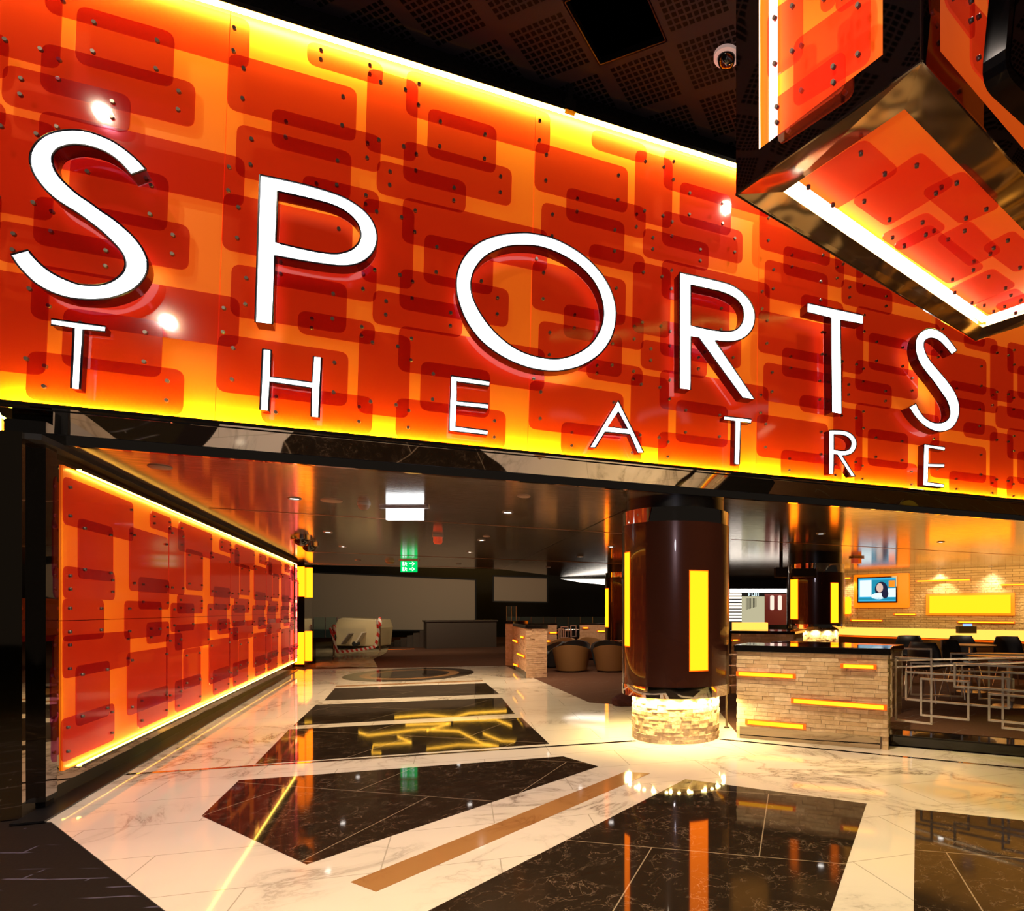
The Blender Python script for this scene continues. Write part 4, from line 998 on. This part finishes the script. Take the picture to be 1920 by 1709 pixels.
g = B(); g.poly(sub(q, 0, 1, 0, 1, 0), 0); g.poly(sub(q, .04, .36, .08, .8, .001), 1); g.poly(sub(q, .36, 1, .08, .82, .001), 4); g.poly(sub(q, .80, 1, .45, .82, .002), 1); g.poly(sub(q, .82, .98, .12, .4, .002), 5)
g.poly(ell(q, .62, .48, .17, .32, .002), 2); g.poly(ell(q, .58, .42, .09, .20, .003), 3); g.poly(ell(q, .55, .78, .2, .14, .003), 1); g.poly(sub(q, 0, 1, .84, .95, .003), 4); g.poly(ell(q, .72, .68, .09, .2, .004), 2)
g.build('display', ['tv_cyan', 'tv_white', 'tv_dark', 'tv_skin', 'tv_teal', 'orange_frame'], tv)
# big yellow light panel and light strips on the stone wall
q = wall_quad(1737, 1113, 1903, 1154.5, .0); yp = thing('wall_light_panel', 'wide yellow light panel on the stone wall above the bar', 'light panel', q[3])
B().prism(q, bn*.05).build('panel_frame', 'orange_frame', yp); q = wall_quad(1743, 1117, 1895, 1150.5, .052); B().prism(q, bn*.02).build('diffuser', 'yellow_core', yp)
q = wall_quad(1578, 1120, 1596, 1152, .0); yp = thing('wall_light_panel', 'small rounded yellow light panel beside the column with loudspeakers', 'light panel', q[3]); B().prism(rounded(q, .06), bn*.08).build('diffuser', 'yellow_panel', yp)
for (x0, x1, y, lab) in ((1718, 1820, 1089, 'long orange light strip on the stone wall, highest, above the yellow panel'), (1877, 1960, 1096.5, 'orange light strip high on the stone wall at the right edge'), (1676, 1718, 1152.5, 'short orange light strip on the stone wall below the television'),
                    (1595, 1655, 1164, 'orange light strip low on the stone wall, lower left of the television'), (1795, 1903, 1167.5, 'orange light strip on the stone wall just above the till'), (1560, 1596, 1085, 'orange light strip on the stone wall between column and television')):
    q = wall_quad(x0, y-1.8, x1, y+1.8, .0); t = thing('wall_light_strip', lab, 'light strip', q[3], 'orange light strips on the stone wall')
    B().prism(q, bn*.05).build('casing', 'light_bar_case', t); q = wall_quad(x0+2, y-1.1, x1-2, y+1.1, .052); B().prism(q, bn*.01).build('tube', 'light_bar_core', t)
# bar counter with glowing onyx top
ba = [at_z(1530, 1184, .9), at_z(1920, 1197, .9), at_z(1920, 1181.5, .9), at_z(1530, 1175.5, .9)]; bext = (ba[1]-ba[0]).normalized()
ba[1] += bext*3; ba[2] += bext*3
bar = thing('bar_counter', 'long bar counter with a glowing yellow top in front of the stone wall', 'bar counter', V((ba[0].x, ba[0].y, 0)))
bnf = V((bext.y, -bext.x, 0)); bnf = bnf if bnf.dot(EYE-ba[0]) > 0 else -bnf
B().prism([p-V((0, 0, .06)) for p in ba], (0, 0, .06)).build('glowing_top', 'onyx_glow', bar)
B().prism([V((ba[0].x, ba[0].y, 0))-bnf*.3, V((ba[1].x, ba[1].y, 0))-bnf*.3, V((ba[1].x, ba[1].y, 0))-bnf*.5, V((ba[0].x, ba[0].y, 0))-bnf*.5], (0, 0, .835)).build('front_panel', 'bar_front', bar)
g = B(); g.bar(V((ba[0].x, ba[0].y, .80))-bnf*.27, V((ba[1].x, ba[1].y, .80))-bnf*.27, .02, .03); g.build('under_light', 'light_bar_case', bar)
pp_ = at_z(1815, 1188, .9); t = thing('till', 'black till with a small blue screen standing on the glowing bar', 'till', pp_)
g = B(); q = [pp_-RGT*.19, pp_+RGT*.19, pp_+RGT*.17+FWD*.2, pp_-RGT*.17+FWD*.2]; g.prism(q, (0, 0, .15)); g.build('casing', 'black_matte', t)
g = B(); q = [pp_-RGT*.10+V((0, 0, .155)), pp_+RGT*.09+V((0, 0, .155)), pp_+RGT*.09+V((0, 0, .205)), pp_-RGT*.10+V((0, 0, .205))]; g.prism(q, FWD*.03); g.build('screen', 'pos_blue', t)

# gaming hall glimpsed between the columns
hz = 20.0
def far_quad(x0, y0, x1, y1, t, dz=0): 
    a, b_ = at_t(x0, y0, t), at_t(x1, y1, t); return [V((a.x, a.y, a.z)), V((b_.x, b_.y, a.z)), V((b_.x, b_.y, b_.z)), V((a.x, a.y, b_.z))]
B_ = lambda q, th=.05: B().prism(q, FWD*th)
tag(B_(far_quad(1366, 1113, 1600, 1180, 21)).build('wall_hall', 'black_matte'), kind='structure')
t = thing('slatted_sign', 'stack of white glowing slats between the big column and the pale wall', 'light panel', at_t(1378, 1166, 20.6))
for k in range(9): B_(far_quad(1367, 1113.5+k*6.0, 1390.5, 1117.2+k*6.0, 20.6)).build('slat', 'slat_white', t)
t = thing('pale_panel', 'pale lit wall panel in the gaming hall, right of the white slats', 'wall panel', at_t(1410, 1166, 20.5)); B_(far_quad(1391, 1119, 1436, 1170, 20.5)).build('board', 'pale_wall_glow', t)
g = B()
for k in range(8): g.prism(far_quad(1399+k*2.6, 1122, 1400+k*2.6, 1144-k*.8, 20.4), FWD*.02)
tag(g.build('hanging_rods', 'black_matte'), 'row of thin dark rods hanging before the pale panel', 'rods')
t = thing('plum_wall_unit', 'dark plum wall unit with two tall rounded lamps left of the loudspeaker column', 'wall unit', at_t(1455, 1170, 20.4)); B_(far_quad(1434, 1114, 1478, 1172, 20.4)).build('board', 'plum_panel', t)
for x in (1448, 1462.5): B().prism(rounded(far_quad(x-3.4, 1117, x+3.4, 1144.5, 20.25), .05), FWD*.05).build('lamp', 'cream_lamp', t)
tag(B_(far_quad(1369, 1104.5, 1478, 1111.5, 20.2)).build('strip_light', 'strip_white'), 'bright white strip light under the ceiling of the gaming hall', 'strip light')
g = B()
for (x0, y0, x1, y1) in ((1403.5, 1111.5, 1405, 1118.5), (1403.5, 1111.5, 1407.5, 1113), (1403.5, 1114.5, 1407, 1116), (1409.5, 1111.5, 1411, 1118.5), (1411, 1117, 1413.5, 1118.5), (1414.5, 1111.5, 1416, 1118.5), (1417.5, 1111.5, 1419, 1118.5), (1421, 1112.5, 1422.5, 1118.5)):
    g.prism(far_quad(x0, y0, x1, y1, 20.0), FWD*.02)
tag(g.build('shop_lettering', 'tv_white'), 'small unreadable white lettering on the dark fascia of the gaming hall', 'lettering')
ct_ = at_z(1410, 1179, 1.02)
g = B(); q = far_quad(1376, 1168, 1440, 1180, 12.4); q[2].z = q[3].z = 0; g.prism(q, FWD*.3); t = tag(g.build('display_counter', 'onyx_glow'), 'small glowing cream counter between the big column and the loudspeaker column', 'counter')
tag(B().prism([at_t(1051, 1086, 23), at_t(1140, 1086, 22), at_t(1140, 1097.5, 22), at_t(1085, 1092, 23)], FWD*.03).build('cove_light', 'strip_white'), 'bright white wedge of cove light under the ceiling above the lounge', 'cove light')
# loudspeakers on the second column
for (x0, x1, y0, y1, t_, lab) in ((1455, 1478, 1064, 1083, 12.6, 'black loudspeaker tilted outwards at the top left of the distant column'), (1488, 1531, 1066, 1082, 12.45, 'long black loudspeaker bar across the top of the distant column')):
    q = far_quad(x0, y0, x1, y1, t_); t = thing('hanging_loudspeaker', lab, 'loudspeaker', (q[2]+q[3])/2)
    B().prism(q, FWD*.22).build('cabinet', 'black_matte', t, bevel=.015); 
    c_ = (q[0]+q[1])/2; g = B(); g.bar(c_+FWD*.1, V((c_.x, c_.y, ZC-.002))+FWD*.1, .05, .05); g.build('bracket', 'black_matte', t)

# ================================================================== THEATRE END
def fq(name, label, cat, x0, y0l, y0r, x1, y1l, y1r, t0, t1, mat, frame=None):
    q = [at_t(x0, y0l, t0), at_t(x1, y0r, t1), at_t(x1, y1r, t1), at_t(x0, y1l, t0)]
    t = thing(name, label, cat, (q[2]+q[3])/2); B().prism(q, FWD*.04).build('fabric', mat, t)
    g = B()
    for a, b_ in ((q[0], q[1]), (q[3], q[2]), (q[0], q[3]), (q[1], q[2])): g.bar(a+FWD*.02, b_+FWD*.02, .06, .06)
    g.build('border', 'black_matte', t)
fq('projection_screen', 'wide blank projection screen at the back of the theatre', 'projection screen', 583, 1073.5, 1087.5, 891.5, 1182, 1183, 26, 26.8, 'screen_fabric')
fq('projection_screen', 'smaller blank projection screen right of the wide one', 'projection screen', 924.5, 1080.5, 1084, 1026, 1128.5, 1130, 27, 27.2, 'screen_fabric')
p, q = at_z(800, 1217), at_z(931, 1213.5); d_ = (q-p).normalized(); nn = V((d_.y, -d_.x, 0)); nn = nn if nn.dot(EYE-p) > 0 else -nn
desk = thing('control_desk', 'large dark brown desk front before the projection screen', 'desk', (p+q)/2)
B().prism([p, q, q-nn*.8, p-nn*.8], (0, 0, .98)).build('front_panel', 'desk_brown', desk)
B().prism([p+nn*.05-d_*.05+V((0, 0, .98)), q+nn*.05+d_*.05+V((0, 0, .98)), q-nn*.85+V((0, 0, .98)), p-nn*.85-d_*.05+V((0, 0, .98))], (0, 0, .05)).build('desk_top', 'desk_brown', desk)
st_t = thing('tiered_seats', 'dark stepped seat rows between the wrapped machine and the desk', 'steps', at_z(760, 1218))
for k in range(6):
    x = 727+k*12; B().prism(far_quad(x, 1206-k*4.6, x+14, 1217, 24.5-.15*k), FWD*.5).build('step', 'desk_brown', st_t)
g = B(); g.bar(at_z(727, 1218.5), at_z(777, 1217.5), .05, .02); g.build('edge_light', 'light_bar_case', st_t)
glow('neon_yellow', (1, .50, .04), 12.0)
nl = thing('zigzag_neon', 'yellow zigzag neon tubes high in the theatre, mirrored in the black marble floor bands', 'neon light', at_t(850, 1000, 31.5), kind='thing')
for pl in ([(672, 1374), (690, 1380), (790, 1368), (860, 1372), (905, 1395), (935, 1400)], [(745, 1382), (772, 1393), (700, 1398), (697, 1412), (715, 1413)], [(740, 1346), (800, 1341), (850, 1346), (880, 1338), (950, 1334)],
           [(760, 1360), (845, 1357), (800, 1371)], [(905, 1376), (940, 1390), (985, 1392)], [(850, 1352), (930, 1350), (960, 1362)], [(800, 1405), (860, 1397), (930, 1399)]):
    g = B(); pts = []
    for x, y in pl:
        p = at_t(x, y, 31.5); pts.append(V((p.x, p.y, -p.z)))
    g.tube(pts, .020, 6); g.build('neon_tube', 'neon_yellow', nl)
# wrapped machine, plastic sheet, stanchions and barrier tape
mb = at_z(676, 1214); 
wm = thing('wrapped_machine', 'boxy machine wrapped in clear plastic sheet behind red and white tape', 'wrapped machine', mb)
tm = 22.6
def fbox(x0, y0, x1, y1, t, dep, nm, mat, par, **k): return B().prism(far_quad(x0, y0, x1, y1, t), FWD*dep).build(nm, mat, par, **k)
fbox(634, 1164, 704, 1180, 22.2, .9, 'cover_top', 'plastic_wrap', wm, bevel=.08)
fbox(684, 1176, 707, 1212, 22.2, .9, 'side_wrap', 'plastic_wrap', wm, bevel=.06)
g = B()
outl = [(626, 1178), (633, 1161), (642, 1158.5), (706, 1162), (711, 1178), (707, 1213), (628, 1211), (630, 1195)]
g.prism([at_t(x, y, 22.0) for x, y in outl], FWD*1.2); g.build('plastic_cover', 'plastic_wrap', wm, bevel=.05)
fbox(640, 1166, 702, 1208, 22.5, .7, 'machine_body', 'tan_leather', wm)
g = B(); a, b_ = at_t(645, 1208, 21.9), at_t(660, 1188, 21.9); g.bar(a, b_, .03, .42, up=FWD); g.build('loose_panel', 'grey_top', wm)
g = B(); a, b_ = at_t(668, 1209, 21.85), at_t(683, 1186, 21.85); g.bar(a, b_, .05, .30, up=FWD); g.build('loose_panel', 'screen_fabric', wm)
g = B(); a, b_ = at_t(663, 1208, 21.7), at_t(672, 1207, 21.9); g.tube([a, b_], .08, 14); g.build('roll', 'black_matte', wm, smooth=True)
# crumpled plastic sheet on the floor
cs = fl((592, 1206), (640, 1204), (712, 1208), (729, 1216), (724, 1226), (700, 1238), (708, 1253), (640, 1254), (592, 1254))
bm = bmesh.new(); f0 = bm.faces.new([bm.verts.new(V((p.x, p.y, 0))) for p in cs]); bmesh.ops.triangulate(bm, faces=[f0]); bmesh.ops.subdivide_edges(bm, edges=bm.edges[:], cuts=14, use_grid_fill=True)
for v in bm.verts: v.co.z = .012+.045*abs(mnoise.noise(v.co*1.6))+.02*abs(mnoise.noise(v.co*5))
me = bpy.data.meshes.new('plastic_sheet'); cc = at_z(650, 1230); 
for v in bm.verts: v.co -= cc
bm.to_mesh(me); bm.free(); me.materials.append(M['plastic_wrap']); o = link('plastic_sheet', me, None, cc); tag(o, 'crumpled clear plastic sheet spread on the carpet below the wrapped machine', 'plastic sheet')
for (x, y, h, lab) in ((626, 1232, .95, 'steel barrier post with taped top left of the wrapped machine'), (712, 1224, 1.15, 'steel barrier post with taped top right of the wrapped machine')):
    b_ = at_z(x, y); t = thing('barrier_post', lab, 'barrier post', b_)
    g = B(); g.lathe(b_, [(0, .05), (.04, .04), (.16, .012), (.16, 0)], 20); g.build('base', 'steel_post', t, smooth=True)
    g = B(); g.tube([b_+V((0, 0, .03)), b_+V((0, 0, h))], .028, 10); g.build('pole', 'steel_post', t, smooth=True)
    g = B(); g.lathe(b_, [(.05, h-.28), (.07, h-.2), (.06, h-.05), (.03, h+.02), (0, h+.03)], 10); g.build('tape_wrap', 'barrier_tape', t, smooth=True)
a, b_ = at_z(626, 1232), at_z(712, 1224)
g = B(); path = [a+V((0, 0, .8)), a*.93+b_*.07+V((0, 0, .45)), a*.86+b_*.14+V((0, 0, .05)), a*.6+b_*.4+V((0, 0, .05)), a*.3+b_*.7+V((0, 0, .07)), a*.03+b_*.97+V((0, 0, .12)), b_+V((.05, -.05, .6)), b_+V((0, 0, 1.0))]
path = [V((p.x, p.y, p.z+.09)) for p in path]
for p, q in zip(path, path[1:]): g.bar(p-FWD*.22, q-FWD*.22, .012, .085)
tag(g.build('barrier_tape', 'barrier_tape'), 'red and white striped tape sagging between the two barrier posts', 'tape')
# glass balustrades
for (x0, x1, y0, y1, t_, lab) in ((588, 632, 1158, 1196, 25, 'glass balustrade left of the wrapped machine'), (950, 1134, 1157, 1176, 22, 'long glass balustrade behind the stone partitions of the lounge'), (950, 968, 1137, 1176, 21.5, 'tall glass panel standing behind the stone pier')):
    q = far_quad(x0, y0, x1, y1, t_); t = thing('glass_balustrade', lab, 'balustrade', (q[2]+q[3])/2)
    B().prism(q, FWD*.02).build('pane', 'clear_glass', t)
    n_ = max(2, int((x1-x0)/22)); 
    for k in range(n_+1):
        xx = x0+(x1-x0)*k/n_; a, b_ = at_t(xx, y0, t_), at_t(xx, y1, t_); g = B(); g.bar(a, b_, .025, .025); g.build('post', 'steel_post', t)

# ================================================================== CEILING FITTINGS
def cz(x, y): return at_z(x, y, ZC)
DL = [(952, 961, 'recessed white downlight right of the white exit sign'), (552, 935, 'recessed white downlight above the far end of the light wall'), (643, 1025, 'recessed white downlight in the dark ceiling, left of the red beacon'), (615, 998, 'recessed white downlight just past the first copper joint, near the yellow pier'),
      (903, 1013, 'recessed white downlight right of the red beacon'), (881, 1035.5, 'recessed white downlight beyond the red beacon, before the last copper joint'), (671, 1051, 'recessed white downlight left of the green exit sign'), (860, 1058, 'recessed white downlight right of the green exit sign'),
      (1146, 1025.5, 'recessed white downlight close to the left of the big column'), (1088, 1044.5, 'recessed white downlight over the lounge armchairs'), (1028, 1064, 'recessed white downlight above the smaller projection screen'),
      (1539, 1001, 'recessed white downlight above the loudspeaker column'), (1549, 1045.5, 'recessed white downlight directly at the loudspeaker column'), (1764, 1016.5, 'recessed white downlight nearest over the bar'), (1760, 1066.5, 'recessed white downlight over the yellow wall panel, left one'), (1858, 1062.5, 'recessed white downlight over the yellow wall panel, right one')]
for (x, y, lab) in DL:
    c = cz(x, y); t = thing('downlight', lab, 'downlight', c-V((0, 0, .012)), 'recessed downlights in the low ceiling')
    g = B(); g.lathe(c, [(.045, -.004), (.06, -.012), (.072, -.002), (.072, 0)], 20); g.build('trim_ring', 'downlight_trim', t, smooth=True)
    g = B(); g.lathe(c, [(0, -.004), (.046, -.004)], 20); g.build('lens', 'downlight_white', t)
for (x, y, r, lab) in ((622, 939, .11, 'flat round ceiling speaker left of the smoke detector'), (123, 861, .08, 'flat round ceiling speaker at the front left of the corridor'), (300, 875.5, .085, 'flat round ceiling speaker above the front of the light wall'), (982, 930.5, .07, 'flat round ceiling speaker right of the white exit sign'), (912, 1006, .06, 'tiny flat round ceiling speaker near the red beacon')):
    c = cz(x, y); g = B(); g.lathe(c, [(0, -.012), (r-.01, -.012), (r, -.004), (r, 0)], 28); tag(g.build('ceiling_speaker', 'speaker_grille', smooth=True), lab, 'ceiling speaker', 'round ceiling speakers')
for (x, y, r, lab) in ((682, 944, .07, 'white smoke detector left of the white exit sign'), (731, 1052, .11, 'white smoke detector left of the green exit sign')):
    c = cz(x, y); t = thing('smoke_detector', lab, 'smoke detector', c-V((0, 0, .06)))
    g = B(); g.lathe(c, [(r, 0), (r, -.018), (r*.9, -.025)], 24); g.build('base', 'white_plastic', t, smooth=True)
    g = B(); g.lathe(c, [(r*.88, -.022), (r*.8, -.05), (r*.5, -.072), (0, -.078)], 24); g.build('dome', 'speaker_grille', t, smooth=True)
c = cz(821, 1003); t = thing('ceiling_beacon', 'small red alarm beacon under the dark ceiling', 'beacon', c-V((0, 0, .15)))
B().box(c-V((0, 0, .02)), (.16, .16, .04)).build('base', 'white_plastic', t); g = B(); g.lathe(c, [(.07, -.04), (.07, -.12), (.05, -.15), (0, -.15)], 20); g.build('lens', 'beacon_red', t, smooth=True)
c = cz(1606, 1045); t = thing('ceiling_beacon', 'red and yellow alarm beacon under the ceiling left of the television', 'beacon', c-V((0, 0, .15))); B().box(c-V((0, 0, .02)), (.3, .16, .03)).build('base', 'copper_strip', t); B().box(c-V((.05, 0, .09)), (.12, .1, .11)).build('lens', 'beacon_red', t); B().box(c-V((-.06, 0, .09)), (.08, .1, .11)).build('side_lens', 'light_bar_case', t)
for (x, y, lab) in ((565, 1008, 'dark dome camera under the ceiling above the yellow pier, nearer one'), (580, 1021, 'dark dome camera under the ceiling above the yellow pier, farther one')):
    c = cz(x, y); t = thing('ceiling_camera', lab, 'camera', c-V((0, 0, .12)), 'dome cameras'); g = B(); g.lathe(c, [(.16, 0), (.16, -.04), (.12, -.05)], 24); g.build('ring', 'chrome', t, smooth=True)
    g = B(); g.lathe(c, [(.115, -.045), (.10, -.10), (.05, -.135), (0, -.14)], 24); g.build('dome', 'black_gloss', t, smooth=True)
c = at_z(1362, 103, ZU); t = thing('ceiling_camera', 'white ringed dome camera in the perforated ceiling beside the hanging light box', 'camera', c-V((0, 0, .12)), 'dome cameras')
g = B(); g.lathe(c, [(.112, .0), (.112, -.03), (.085, -.04), (.078, -.03)], 32); 
pbr('camera_white', (.8, .62, .55), .4, emit=(1, .7, .6), es=.25)
g.build('ring', 'camera_white', t, smooth=True)
g = B(); g.lathe(c, [(.08, -.03), (.07, -.075), (.04, -.10), (0, -.105)], 24); g.build('dome', 'black_gloss', t, smooth=True)
# exit signs
ex_t = 7.25; q = far_quad(723.5, 950, 792.5, 975, ex_t); t = thing('exit_sign', 'bright white lit exit sign box hanging from the ceiling near the portal', 'exit sign', (q[2]+q[3])/2, 'exit signs')
B().prism(q, FWD*.05).build('light_box', 'exit_white', t)
a, b_ = at_t(711, 947.5, ex_t), at_t(803, 951, ex_t); a.z = b_.z = ZC-.012; g = B(); g.bar(a+FWD*.025, b_+FWD*.025, .06, .022)
pbr('rail_grey', (.5, .5, .52), .35, .5); g.build('ceiling_rail', 'rail_grey', t)
tg = 14.9; q = far_quad(751, 1053, 781, 1073, tg); t = thing('exit_sign', 'green lit exit sign with white arrows pointing right, hanging farther back', 'exit sign', (q[2]+q[3])/2, 'exit signs')
B().prism(q, FWD*.06).build('light_box', 'exit_green', t)
a, b_ = at_t(747, 1051, tg), at_t(785, 1052, tg); a.z = b_.z = ZC-.01; g = B(); g.bar(a+FWD*.03, b_+FWD*.03, .06, .02); g.build('ceiling_rail', 'rail_grey', t)
g = B(); Pq = lambda x, y: at_t(x, y, tg-.012)
for yc in (1057.5, 1067.5):
    g.poly([Pq(767.5, yc-.8), Pq(773, yc-.8), Pq(773, yc+.8), Pq(767.5, yc+.8)]); g.poly([Pq(772, yc-3.6), Pq(774, yc-3.6), Pq(778, yc), Pq(774, yc+3.6), Pq(772, yc+3.6), Pq(775, yc)])
    g.poly([Pq(754.5, yc-3.8), Pq(758, yc-3.8), Pq(758, yc+3.8), Pq(754.5, yc+3.8)])
    g.poly([Pq(759, yc-3), Pq(761.5, yc-3.6), Pq(762.5, yc-1), Pq(764, yc), Pq(761.5, yc+.6), Pq(763.5, yc+3.8), Pq(762, yc+3.8), Pq(760, yc+1.2), Pq(758.8, yc+3.8), Pq(757.8, yc+3.6), Pq(759.4, yc)])
g.build('symbols', 'exit_symbol', t)

# ================================================================== LIGHT
w = bpy.data.worlds.new('world'); S.world = w; w.use_nodes = True; w.node_tree.nodes['Background'].inputs[0].default_value = (1, .8, .65, 1); w.node_tree.nodes['Background'].inputs[1].default_value = .012
def spot(p, tgt, power, col=(1, .86, .68), size=75, blend=.6, r=.06):
    l = bpy.data.lights.new('spot_lamp', 'SPOT'); l.energy = power; l.color = col; l.spot_size = math.radians(size); l.spot_blend = blend; l.shadow_soft_size = r
    o = bpy.data.objects.new('spot_lamp', l); COL.objects.link(o); o.location = p; o.rotation_euler = (V(tgt)-V(p)).to_track_quat('-Z', 'Y').to_euler(); return o
def area(p, tgt, power, sx, sy, col=(1, .86, .68)):
    l = bpy.data.lights.new('area_lamp', 'AREA'); l.energy = power; l.color = col; l.shape = 'RECTANGLE'; l.size = sx; l.size_y = sy
    o = bpy.data.objects.new('area_lamp', l); COL.objects.link(o); o.location = p; o.rotation_euler = (V(tgt)-V(p)).to_track_quat('-Z', 'Y').to_euler(); return o
# ceiling spots in the high ceiling: placed where the plates mirror them back in the photograph
def mirror_lamp(x, y, yy, z):
    h = at_y(x, y, yy); d = ray(x, y); d = V((d.x, -d.y, d.z)); return h+d*((z-h.z)/d.z)
for (x, y, pw) in ((195, 215, 260), (312, 600, 260), (1360, 392, 260)):
    p = mirror_lamp(x, y, YF, ZU-.05); spot(p, at_y(x, y, YF)+V((0, 0, -.9 if y < 500 else -1.5)), pw*(.36 if y < 500 else .9), (1, .84, .62), 110, .8)
spot((-1.5, 3.2, 6.2), (-1.6, 3.6, 0), 860, (1, .80, .66), 85, .8); spot((1.0, 2.4, 6.2), (.6, 3.2, 0), 980, (1, .81, .68), 90, .8); spot((3.6, 2.6, 6.2), (3.4, 3.6, 0), 760, (1, .80, .60), 90, .8)
# corridor downlights
for (x, y, *_r) in DL:
    c = cz(x, y); spot(c-V((0, 0, .03)), c-V((0, 0, 2)), 60, (1, .82, .6), 110, .7, .05)
# column ring glow
for k in range(18):
    tt = 2*PI*k/18; p = V((c1.x+.545*math.cos(tt), c1.y+.545*math.sin(tt), .478)); spot(p, p-V((0, 0, 1)), 13, (1, .74, .26), 165, .6, .015)
for k in range(5):
    tt = -2.22+(k-2)*.55; p = V((c2.x+.535*math.cos(tt), c2.y+.535*math.sin(tt), 1.0)); spot(p, p-V((0, 0, 1)), 12, (1, .76, .34), 165, .6, .02)
# added warm spots without fixtures: corridor and floor right of the column
spot((3.6, 6.9, 2.5), (3.2, 5.6, 0), 170, (1, .74, .36), 120, .8); spot((1.2, 7.6, 2.5), (1.0, 8, 0), 130, (1, .78, .45), 130, .8); spot((-.6, 9.5, 2.5), (-.4, 9.5, 0), 300, (1, .78, .45), 130, .8); spot((0.4, 12.5, 2.5), (0.4, 12.5, 0), 420, (1, .78, .45), 130, .8)
# scallops on the bar wall
for x in (1590, 1765, 1860, 1960):
    p = bw(x, 1070, .35); p.z = ZC-.05; spot(p, V((p.x, p.y, 1.2))-bn*.25, 80, (1, .78, .4), 80, .5, .03)
p = bw(1780, 1150, 2.2); p.z = 2.4; area(p, bw(1780, 1140, 0), 105, 6, .4, (1, .68, .26))  # area wash added to brighten the stone wall, no fixture there
# wash on the screens
area(at_t(760, 1060, 20)+V((0, 0, .4)), at_t(740, 1150, 26), 125, 3, .5, (1, .80, .55)); area(at_t(980, 1060, 21)+V((0, 0, .4)), at_t(980, 1110, 27), 36, 2, .5, (1, .80, .55))
spot(at_z(676, 1222)+V((-.3, -1.2, 2.5)), at_z(676, 1222)+V((0, 0, .6)), 160, (1, .84, .6), 70, .8); spot(at_z(840, 1225)+V((0, -.6, 2.5)), at_z(840, 1228), 80, (1, .74, .5), 110, .8)  # spots without fixtures, added to brighten the wrapped machine and the carpet
spot(at_z(1060, 1275)+V((0, 0, 2.5)), at_z(1060, 1275), 170, (1, .74, .48), 120, .8); spot(at_z(985, 1290)+V((.3, -.2, 2.5)), at_z(980, 1270)+V((0, 0, .6)), 90, (1, .72, .44), 60, .8); spot(at_t(1105, 1145, 17.8)+V((0, 0, 1.15)), at_t(1105, 1145, 19)+V((0, 0, -.6)), 130, (1, .72, .46), 100, .8)  # spots without fixtures, added to brighten the lounge and its stone piers
spot(V((4.2, 5.6, 5.6)), at_t(1800, 1300, 6.4), 260, (1, .84, .7), 50, .8)  # added spot, no fixture, so the chrome railing catches light
spot(V((1.6, 3.4, 6.1)), c1+V((0, 0, .25)), 420, (1, .80, .46), 26, .8)  # soft front fill added for the column base
l = bpy.data.lights.new('fill_lamp', 'POINT'); l.energy = 60; l.color = (.92, .85, 1); l.shadow_soft_size = .1; o = bpy.data.objects.new('fill_lamp', l); COL.objects.link(o); o.location = (.5, 1.2, 2.6)  # unseen cool lamp added to lift the dark high ceiling
# light on the front of the stone partition
spot(V((2.6, 4.2, 5.8)), (pp+pq)/2+V((0, 0, .5)), 1250, (1, .78, .47), 40, .8)

S.view_settings.view_transform = 'Standard'; S.view_settings.look = 'None'; S.view_settings.exposure = 0; S.view_settings.gamma = 1
cy = S.cycles
cy.max_bounces = 12; cy.transparent_max_bounces = 24; cy.diffuse_bounces = 3; cy.glossy_bounces = 5; cy.sample_clamp_indirect = 4.0; cy.sample_clamp_direct = 0
cy.caustics_reflective = False; cy.caustics_refractive = False; cy.use_denoising = True
try: cy.denoiser = 'OPENIMAGEDENOISE'
except Exception: pass
